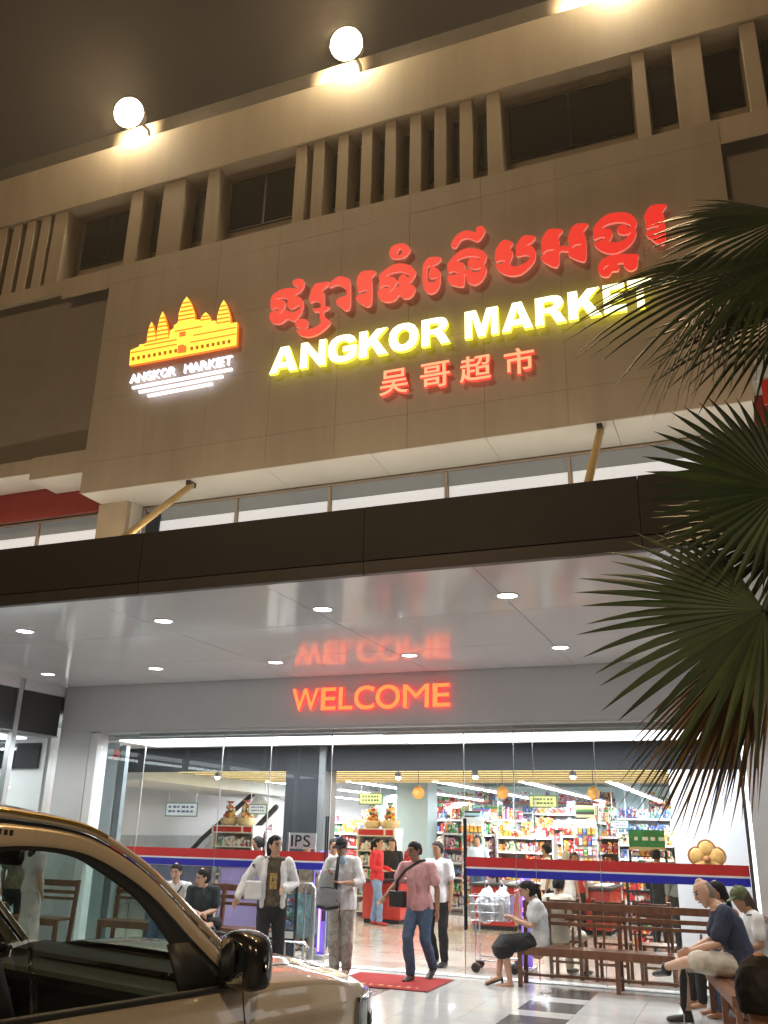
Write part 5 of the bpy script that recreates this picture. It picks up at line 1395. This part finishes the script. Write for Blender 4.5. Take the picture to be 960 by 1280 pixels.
# middle fan
frond(P(978, 612, 4.3), P(835, 580, 4.1), V((.05, -1, .12)), .64, 30, R(205), .60, M_LEAF, 2, .08, None, .22, None, .05)
frond(P(1000, 655, 4.6), P(835, 690, 4.35), V((.05, -.9, .4)), .74, 26, R(130), .58, M_LEAF, 3, .20, None, .22)
# lower fan
frond(P(955, 762, 4.25), P(740, 790, 4.0), V((.05, -.95, .30)), .86, 28, R(165), .55, M_LEAF, 4, .16, None, .22, None, .10)
# hanging dry leaves
frond(P(962, 775, 4.5), P(800, 1005, 4.35), V((-.6, -.75, -.3)), 1.12, 22, R(52), .50, M_DRY + M_LEAF[2:], 5, .10, None, .3, M_DRY[1])
frond(P(950, 790, 4.6), P(850, 985, 4.45), V((-.5, -.8, -.2)), 1.0, 18, R(46), .50, M_DRY + M_LEAF[2:], 15, .10, None, .3, M_DRY[1])
frond(P(968, 785, 4.55), P(915, 985, 4.45), V((-.3, -.95, -.1)), .90, 16, R(50), .42, M_DRY + M_LEAF[2:], 6, .10, None, .3, M_DRY[0])
frond(P(975, 770, 4.8), P(965, 960, 4.75), V((-.2, -.95, -.1)), .85, 12, R(44), .4, M_DRY, 7, .1, None, .3)
# crown continuing out of the frame
for k, (dx, dy, dz, sd_) in enumerate([(.9, -.3, .35, 21), (.8, .5, .6, 22), (.2, .9, .5, 23), (.3, -.8, .9, 24)]):
    h_ = PO + V((-.05, 0, 3.5)) + V((dx, dy, dz)).normalized() * .5
    frond(h_, h_ + V((dx, dy, dz * .4)), V((-dx * .4, -dy * .4, 1)), .8, 12, R(150), .5, M_LEAF, sd_, .3, None, .25)

# ------------------------------------------------------------------ assumed street lamp behind the photographer, added to light the side of the car
SLP = thing('added_street_lamp', 'assumed tall forecourt street lamp with warm lantern, added out of view behind the photographer', 'street lamp', (5.5, -4.5, 0))
MB().tube([(0, 0, 0), (0, 0, 7.2), (-.3, .2, 7.6), (-1.2, .9, 7.75)], [.09, .06, .05, .04], 12).build('pole', M_TRIM, SLP, True)
MB().box(-1.7, -1.1, .75, 1.15, 7.70, 7.82).build('lantern', M_TRIM, SLP, bevel=.03)
box('lens', mat('added_warm_lantern', (1, .9, .7), .4, em=(1, .8, .5), es=30, var=0), -1.65, -1.15, .8, 1.1, 7.685, 7.70, SLP)
l = bpy.data.lights.new('added_lantern_lamp', 'SPOT'); l.energy = 2600; l.color = (1, .80, .55); l.spot_size = R(150); l.spot_blend = .6; l.shadow_soft_size = .25
o = bpy.data.objects.new('added_lantern_lamp', l); o.location = (-1.4, .95, 7.6); link(o, SLP)

# ------------------------------------------------------------------ bronze car at the left
CAR = thing('parked_car', 'bronze four wheel drive car with black door mirror parked facing the shop', 'car', (-2.984, 3.983, 0), R(-16.1))
M_PAINT = mat('bronze_paint', (.60, .475, .325), .33, .35, var=.05, vs=30, coat=1.0)
M_RUB = mat('black_rubber', (.010, .010, .010), .5)
M_CHROME = mat('chrome', (.75, .75, .76), .08, 1, var=0)
M_TINT = glass('tinted_glass', (.66, .75, .71), 1.4)
M_WSG = glass('windscreen_glass', (.72, .82, .78), 1.0)
M_INT = mat('dark_interior', (.020, .019, .018), .7, var=.2)
def interp(tab, y):
    if y <= tab[0][0]: return tab[0][1]
    for (a, p), (b, q) in zip(tab[:-1], tab[1:]):
        if y <= b:
            t = (y - a) / (b - a); t = t * t * (3 - 2 * t) * .35 + t * .65
            return p + (q - p) * t
    return tab[-1][1]
HW = [(-3.3, .80), (-3.1, .87), (-2.6, .915), (.45, .92), (.70, .905), (.90, .855), (1.05, .775), (1.2, .63), (1.32, .42), (1.40, .19), (1.425, .0)]
ZT = [(-3.3, 1.03), (.1, 1.062), (.5, 1.045), (.9, .985), (1.1, .935), (1.25, .885), (1.425, .82)]
ZC = [(.2, 1.125), (.6, 1.115), (.9, 1.07), (1.15, 1.0), (1.3, .93), (1.425, .822)]
def prof(z):
    return 1 - .30 * max(0, z - .78) ** 2 - .25 * max(0, .62 - z) ** 2 + .012 * math.exp(-((z - .93) / .05) ** 2)
def zlow(y):
    zl = .34
    for yc in (.50, -2.25):
        d = abs(y - yc)
        if d < .46: zl = max(zl, .38 + math.sqrt(.46 ** 2 - d * d) * .95)
    return zl
def sx_(y, z): return interp(HW, y) * prof(z)
def side_panel(name, ys, sgn, m):
    rows = []
    for y in ys:
        zl, zt = zlow(y), interp(ZT, y)
        rows.append([V((sgn * sx_(y, zl + (zt - zl) * k / 11), y, zl + (zt - zl) * k / 11)) for k in range(12)] +
                    [V((sgn * (sx_(y, zt) - .018 if sx_(y, zt) > .03 else sx_(y, zt)), y, zt + .004))])
    mb = MB().grid(rows)
    if sgn < 0: mb.f = [f[::-1] for f in mb.f]
    return mb.build(name, m, CAR, True)
def fr(a, b, n): return [a + (b - a) * i / n for i in range(n + 1)]
nose = [.9, .95, 1.0, 1.05, 1.1, 1.15, 1.2, 1.24, 1.28, 1.32, 1.36, 1.39, 1.41, 1.424]
for sgn in (1, -1):
    side_panel('front_wing', fr(.035, .88, 22) + nose, sgn, M_PAINT)
    dr = side_panel('front_door', fr(-1.085, .027, 14), sgn, M_PAINT)
    MB().tube([(sgn * .925, -.98, .90), (sgn * .955, -.93, .905), (sgn * .955, -.80, .905), (sgn * .925, -.76, .90)], .014, 8).build('handle', M_PAINT, dr, True)
    side_panel('rear_door', fr(-2.05, -1.093, 18), sgn, M_PAINT)
    side_panel('rear_wing', fr(-3.28, -2.058, 26), sgn, M_PAINT)
    MB().tube([(sgn * .895, y, 1.069) for y in fr(-2.6, .02, 12)], [(.016, .013)] * 13, 8).build('belt_moulding', M_RUB, CAR, True)
def hood_pt(y, t, dz=0):
    zt = interp(ZT, y) + .004; zc = interp(ZC, y); xe = max(0.0, sx_(y, zt) - .018)
    a = abs(t)
    crease = .010 * math.exp(-((a - .60) / .07) ** 2) * min(1, max(0, (1.25 - y) / .5))
    return V((t * xe, y, zt + (zc - zt) * (1 - a ** 2.6) ** .75 + crease + dz))
ys = fr(.20, .88, 10) + nose
hb = MB().grid([[hood_pt(y, t) for t in fr(-.765, .765, 28)] for y in ys[:-2]])
hb.build('bonnet', M_PAINT, CAR, True)
for sgn in (1, -1):
    mb = MB().grid([[hood_pt(y, sgn * t) for t in fr(.785, 1.0, 6)] for y in ys])
    mb.build('wing_top', M_PAINT, CAR, True)
MB().grid([[hood_pt(y, t, -.022) for t in fr(-.97, .97, 12)] for y in ys[:-1]]).build('bonnet_gap', M_RUB, CAR, True)
MB().grid([[V((x * .86, yy, zz)) for x in fr(-1, 1, 8)] for yy, zz in ((.03, 1.07), (.12, 1.09), (.21, 1.095))]).build('cowl', M_RUB, CAR, True)
# greenhouse outlines (y, z)
SIL = [(-2.95, 1.72), (-2.2, 1.765), (-1.25, 1.768), (-.95, 1.745), (-.71, 1.705), (-.55, 1.635), (-.40, 1.545), (-.26, 1.43), (-.09, 1.28), (.12, 1.10)]
MID = [(-2.95, 1.58), (-2.2, 1.612), (-1.25, 1.615), (-.98, 1.622), (-.77, 1.604), (-.63, 1.56), (-.47, 1.475), (-.35, 1.385), (-.20, 1.245), (-.01, 1.085)]
INN = [(-2.95, 1.565), (-2.2, 1.597), (-1.25, 1.60), (-.98, 1.608), (-.79, 1.588), (-.67, 1.537), (-.51, 1.443), (-.42, 1.36), (-.33, 1.25), (-.23, 1.078)]
def smooth_line(L, n=5):
    out = []
    for i in range(len(L) - 1):
        p0, p1, p2, p3 = (V(L[max(0, min(len(L) - 1, i + j))]) for j in (-1, 0, 1, 2))
        for k in range(n):
            t = k / n
            out.append(.5 * ((2 * p1) + (p2 - p0) * t + (2 * p0 - 5 * p1 + 4 * p2 - p3) * t * t + (3 * p1 - p0 - 3 * p2 + p3) * t ** 3))
    out.append(V(L[-1]))
    return out
SILs, MIDs, INNs = smooth_line(SIL), smooth_line(MID), smooth_line(INN)
def xg(z): return .888 - (z - 1.06) * .30
def strip(name, fr_, to_, m, sgn, off=0.0, round_=0.0, i0=0, i1=None, parent=None):
    rows = []
    for a, b in list(zip(fr_, to_))[i0:i1]:
        rows.append([V((sgn * (xg(q[1]) + off + round_ * math.sin(PI * k / 4)), q[0], q[1])) for k in range(5) for q in [a.lerp(b, k / 4)]])
    mb = MB().grid(rows)
    return mb.build(name, m, parent or CAR, True, solid=.006)
for sgn in (1, -1):
    q1 = [a.lerp(b, .30) for a, b in zip(SILs, MIDs)]; q2 = [a.lerp(b, .42) for a, b in zip(SILs, MIDs)]
    strip('roof_rail', SILs, q1, M_PAINT, sgn, .0, .008)
    strip('drip_channel', q1, q2, M_RUB, sgn, -.010)
    strip('door_frame', q2, MIDs, M_PAINT, sgn, .004, .004)
    strip('window_trim', MIDs, INNs, M_RUB, sgn, -.004)
    MB().tube([(sgn * (xg(p.y) + .012), p.x, p.y) for p in [a.lerp(b, .1) for a, b in zip(SILs, MIDs)][4:24]], .006, 6).build('highlight_strip', mat('gold_highlight', (.75, .55, .12), .15, 1, var=0), CAR, True)  # gold highlight along the roof rail, put in as a coloured strip
    # windows: front door, rear door, rear quarter
    for nm, ya, yb in (('front_window', -1.13, -.20), ('rear_window', -2.0, -1.27), ('quarter_window', -2.8, -2.12)):
        rows = []
        for p in INNs:
            if ya - .001 <= p.x <= yb + .2:
                y = min(max(p.x, ya), yb)
                lean = .10 * (p.y - 1.07) / .53 if nm == 'front_window' and p.x < -1.0 else 0
                yb_ = p.x + (0.10 if p.x < -1.0 else 0.02) if nm == 'front_window' else p.x
                rows.append([V((sgn * (xg(z) - .012), p.x + (yb_ - p.x) * (1 - k / 6), z)) for k in range(7) for z in [1.07 + (p.y - 1.07) * k / 6]])
        MB().grid(rows).build(nm, M_TINT, CAR, True)
    for nm, b0, b1, t0, t1 in (('centre_pillar', -1.10, -1.02, -1.28, -1.17), ('rear_pillar', -2.14, -1.98, -2.14, -1.98), ('tail_pillar', -3.0, -2.80, -2.95, -2.75)):
        rows = [[V((sgn * (xg(z) - .002), y0 + (y1 - y0) * k / 3, z)) for k in range(4)] for z, y0, y1 in ((1.065, b0, b1), (1.3, b0 + (t0 - b0) * .45, b1 + (t1 - b1) * .45), (1.612, t0, t1))]
        MB().grid(rows).build(nm, M_RUB if nm != 'tail_pillar' else M_PAINT, CAR, True, solid=.02)
    rows = [[V((sgn * (xg(z) - .002), y0 + (y1 - y0) * k / 3, z)) for k in range(4)] for z, y0, y1 in ((1.072, -.30, -.0), (1.16, -.32, -.08), (1.25, -.34, -.19))]
    MB().grid(rows).build('window_corner', M_RUB, CAR, True, solid=.012)
# roof, windscreen, rear screen
def roof_row(p, crown):
    return [V((x * xg(p.y), p.x + .0 - 0 * x, p.y + crown * (1 - abs(x) ** 2.2))) for x in fr(-1, 1, 16)]
i_h = next(i for i, p in enumerate(SILs) if p.x > -.80)
MB().grid([roof_row(p, .05) for p in SILs[:i_h + 1]]).build('roof', M_PAINT, CAR, True)
hd = SILs[i_h]
rows = []
for k in range(7):
    t = k / 6
    row = []
    for x in fr(-1, 1, 14):
        zt = hd.y + .05 * (1 - abs(x) ** 2.2) * (1 - t) ; z = zt + (1.10 - zt) * t
        edge_y = hd.x + (.12 - hd.x) * t
        row.append(V((x * (xg(z) - .01), edge_y + .13 * (1 - x * x) * t + .03 * math.sin(PI * t), z)))
    rows.append(row)
MB().grid(rows).build('windscreen', M_WSG, CAR, True)
MB().grid([[V((x * xg(z), y, z)) for x in fr(-1, 1, 8)] for y, z in ((-2.95, 1.72), (-3.12, 1.4), (-3.26, 1.05))]).build('rear_screen', M_TINT, CAR, True)
MB().grid([[V((x * .80, -3.285, z)) for x in fr(-1, 1, 8)] for z in (.35, .7, 1.05)]).build('tailgate', M_PAINT, CAR, True)
# inside
box('floor', M_INT, -.84, .84, -3.2, .2, .30, .36, CAR)
box('dashboard', M_INT, -.80, .80, -.25, .12, .70, 1.04, CAR, bevel=.05)
for sgn in (1, -1):
    dt = box('door_trim', M_INT, sgn * .82 - .03, sgn * .82 + .03, -2.6, -.05, .36, 1.03, CAR, bevel=.02)
    box('reflection_strip', mat('gold_reflection', (.62, .46, .12), .25, .9), sgn * .785 - .006, sgn * .785 + .006, -1.9, -.2, .93, .95, dt)  # gold strip stands in for a lamp's reflection on the door
for x in (-.38, .38):
    st = MB(); st.tube([(x, -.75, .62), (x, -1.0, .60), (x, -1.2, .60)], [(.25, .09), (.25, .10), (.24, .09)], 12, (1, 0, 0)); st.tube([(x, -1.18, .65), (x, -1.30, .95), (x, -1.38, 1.2)], [(.24, .08), (.24, .09), (.18, .07)], 12, (1, 0, 0))
    s0 = remesh(st, 'seat', mat('dark_leather', (.03, .028, .026), .45), CAR, .02, 2)
    hr = MB(); hr.tube([(x, -1.40, 1.28), (x, -1.41, 1.42)], [(.13, .055), (.12, .05)], 12, (1, 0, 0)); remesh(hr, 'headrest', mat('dark_leather', (.03, .028, .026), .45), CAR, .015, 2)
st = MB(); st.tube([(-.6, -2.1, .62), (.6, -2.1, .62)], [(.25, .10)] * 2, 12, (0, 1, 0)); st.tube([(-.6, -2.32, .9), (.6, -2.32, .9)], [(.08, .32)] * 2, 12, (0, 1, 0)); remesh(st, 'rear_seat', mat('dark_leather', (.03, .028, .026), .45), CAR, .025, 2)
ring = []
for k in range(25):
    a = 2 * PI * k / 24
    ring.append((-.38 + .185 * math.cos(a), -.42 - .06 * math.sin(a), .98 + .17 * math.sin(a)))
MB().tube(ring, .017, 8, cap=False).tube([(-.38, -.42, .98), (-.38, -.2, .9)], .03, 8).tube([(-.55, -.42, .98), (-.21, -.42, .98)], .02, 6).build('steering_wheel', M_BLACK, CAR, True)
MB().tube([(-.11, -.62, 1.56), (.11, -.62, 1.56)], [(.022, .035)] * 2, 10, (0, 1, 0)).tube([(0, -.61, 1.58), (0, -.57, 1.70)], .012, 6).build('inside_mirror', M_BLACK, CAR, True)
# door mirrors
for sgn in (1, -1):
    def mring(x, ay, az, cy_, cz_):
        return [V((sgn * x, cy_ + ay * math.copysign(abs(math.cos(q)) ** .55, math.cos(q)), cz_ + az * math.copysign(abs(math.sin(q)) ** .55, math.sin(q)))) for q in [2 * PI * k / 28 for k in range(28)]]
    rg = [mring(*r_) for r_ in ((.900, .01, .02, -.06, 1.18), (.902, .055, .085, -.06, 1.183), (.915, .072, .103, -.06, 1.185), (.97, .080, .112, -.065, 1.188), (1.03, .080, .112, -.07, 1.186), (1.09, .074, .103, -.08, 1.18), (1.125, .058, .085, -.09, 1.175), (1.14, .035, .06, -.095, 1.172), (1.143, .01, .02, -.095, 1.172))]
    mb = MB().grid(rg, True)
    mr = mb.build('door_mirror', mat('gloss_black', (.010, .010, .010), .22, coat=.3, var=0), CAR, True)
    MB().tube([(sgn * .86, -.05, 1.08), (sgn * .96, -.07, 1.11)], [(.05, .03)] * 2, 10, (0, 1, 0)).build('stalk', M_BLACK, mr, True)
    MB().tube([(sgn * .94, -.143, 1.187), (sgn * 1.0, -.148, 1.189), (sgn * 1.08, -.150, 1.18)], [(.003, .080), (.003, .086), (.003, .070)], 16, (0, 1, 0)).build('mirror_glass', mat('mirror', (.5, .52, .52), .03, 1, var=0), mr, True)
    MB().tube([(sgn * .94, -.02, 1.285), (sgn * 1.01, -.01, 1.283), (sgn * 1.085, -.03, 1.255), (sgn * 1.135, -.07, 1.21), (sgn * 1.15, -.09, 1.17)], [(.010, .008)] * 5, 8).build('chrome_trim', M_CHROME, mr, True)
# headlights, grille, bumper
def patch(name, y0, y1, z0, z1, m, sgn, off=.006, n=10, k=6, parent=None, cut=0):
    rows = []
    for i in range(n + 1):
        y = y0 + (y1 - y0) * i / n
        za = z0 + cut * (1 - i / n) * (z1 - z0) * .5; zb = min(z1, interp(ZT, y) - .012)
        rows.append([V((sgn * (sx_(y, z) + off), y + off * (.3 if y > .9 else 0), z)) for q in range(k + 1) for z in [za + (zb - za) * q / k]])
    mb = MB().grid(rows)
    if sgn < 0: mb.f = [f[::-1] for f in mb.f]
    return mb.build(name, m, parent or CAR, True, solid=.004)
M_LENS = glass('lamp_cover', (.85, .88, .9), 1.6)
for sgn in (1, -1):
    hl_ = patch('headlight', .84, 1.30, .70, .93, M_CHROME, sgn, .003, cut=.8)
    patch('surround', .84, 1.30, .685, .70, M_RUB, sgn, .006, parent=hl_)
    for y_, z_ in ((1.0, .80), (1.13, .80)):
        x_ = sx_(y_, z_)
        MB().ball((sgn * (x_ + .0), y_ + .01, z_), .05, 12, (.6, .7, 1)).build('projector', mat('smoked_lens', (.05, .05, .055), .05, spec=1), hl_, True)
    patch('lens', .85, 1.29, .71, .925, M_LENS, sgn, .014, cut=.8, parent=hl_)
    patch('bumper_trim', .95, 1.42, .42, .60, M_RUB, sgn, .006)
rows = [[V((x * .40, 1.424 - .35 * (abs(x) * .40) ** 2 + .008, z)) for x in fr(-1, 1, 12)] for z in fr(.62, .80, 5)]
gr = MB().grid(rows).build('grille', M_RUB, CAR, True)
for z in (.65, .70, .75): MB().tube([(x * .39, 1.434 - .35 * (abs(x) * .39) ** 2, z) for x in fr(-1, 1, 10)], .008, 6).build('grille_bar', M_CHROME, gr, True)
# wheels
for x in (-.80, .80):
    for y in (.50, -2.25):
        wl = MB().lathe([(.22, -.11), (.33, -.115), (.375, -.09), (.385, 0), (.375, .09), (.33, .115), (.22, .11)], n=28)
        Mx = Matrix.Translation((x, y, .385)) @ Matrix.Rotation(PI / 2, 4, 'Y')
        wl.v = [tuple(Mx @ V(p)) for p in wl.v]
        wo_ = wl.build('wheel', M_RUB, CAR, True)
        sg = 1 if x > 0 else -1
        rm = MB()
        for k in range(6):
            a = 2 * PI * k / 6
            rm.bar((x + sg * .10, y, .385), (x + sg * .105, y + .22 * math.cos(a), .385 + .22 * math.sin(a)), .05, .03, V((1, 0, 0)))
        rm.tube([(x + sg * .08, y, .385), (x + sg * .115, y, .385)], .06, 12)
        rm.build('rim', M_ALU, wo_)
        box('arch_liner', M_RUB, x - .16 + (0.02 if x > 0 else -.02), x + .10 if x > 0 else x + .16, y - .46, y + .46, .40, .86, CAR) if False else None
mk = MB()
rr = random.Random(8)
for k in range(6):
    z = 1.668 + rr.uniform(-.004, .004); y = -1.16 + k * .022
    mk.box(xg(z) + .009, xg(z) + .011, y, y + rr.uniform(.010, .019), z - .010, z + .010)
mk.build('worn_badge', M_RUB, CAR)

# ------------------------------------------------------------------ thin volume added for a glow round the lamps, like lens bloom
hz = box('bloom_haze', None, -17.5, 8, -7, 42, -1.2, 14.6)
hm_ = bpy.data.materials.new('bloom_haze'); hm_.use_nodes = True
t = hm_.node_tree; t.nodes.clear()
o = t.nodes.new('ShaderNodeOutputMaterial'); vp = t.nodes.new('ShaderNodeVolumePrincipled')
vp.inputs['Density'].default_value = .0012; vp.inputs['Color'].default_value = (.92, .92, .93, 1); vp.inputs['Anisotropy'].default_value = .6
t.links.new(vp.outputs[0], o.inputs['Volume'])
hz.data.materials.clear(); hz.data.materials.append(hm_)
hz['kind'] = 'stuff'
S.cycles.volume_bounces = 0
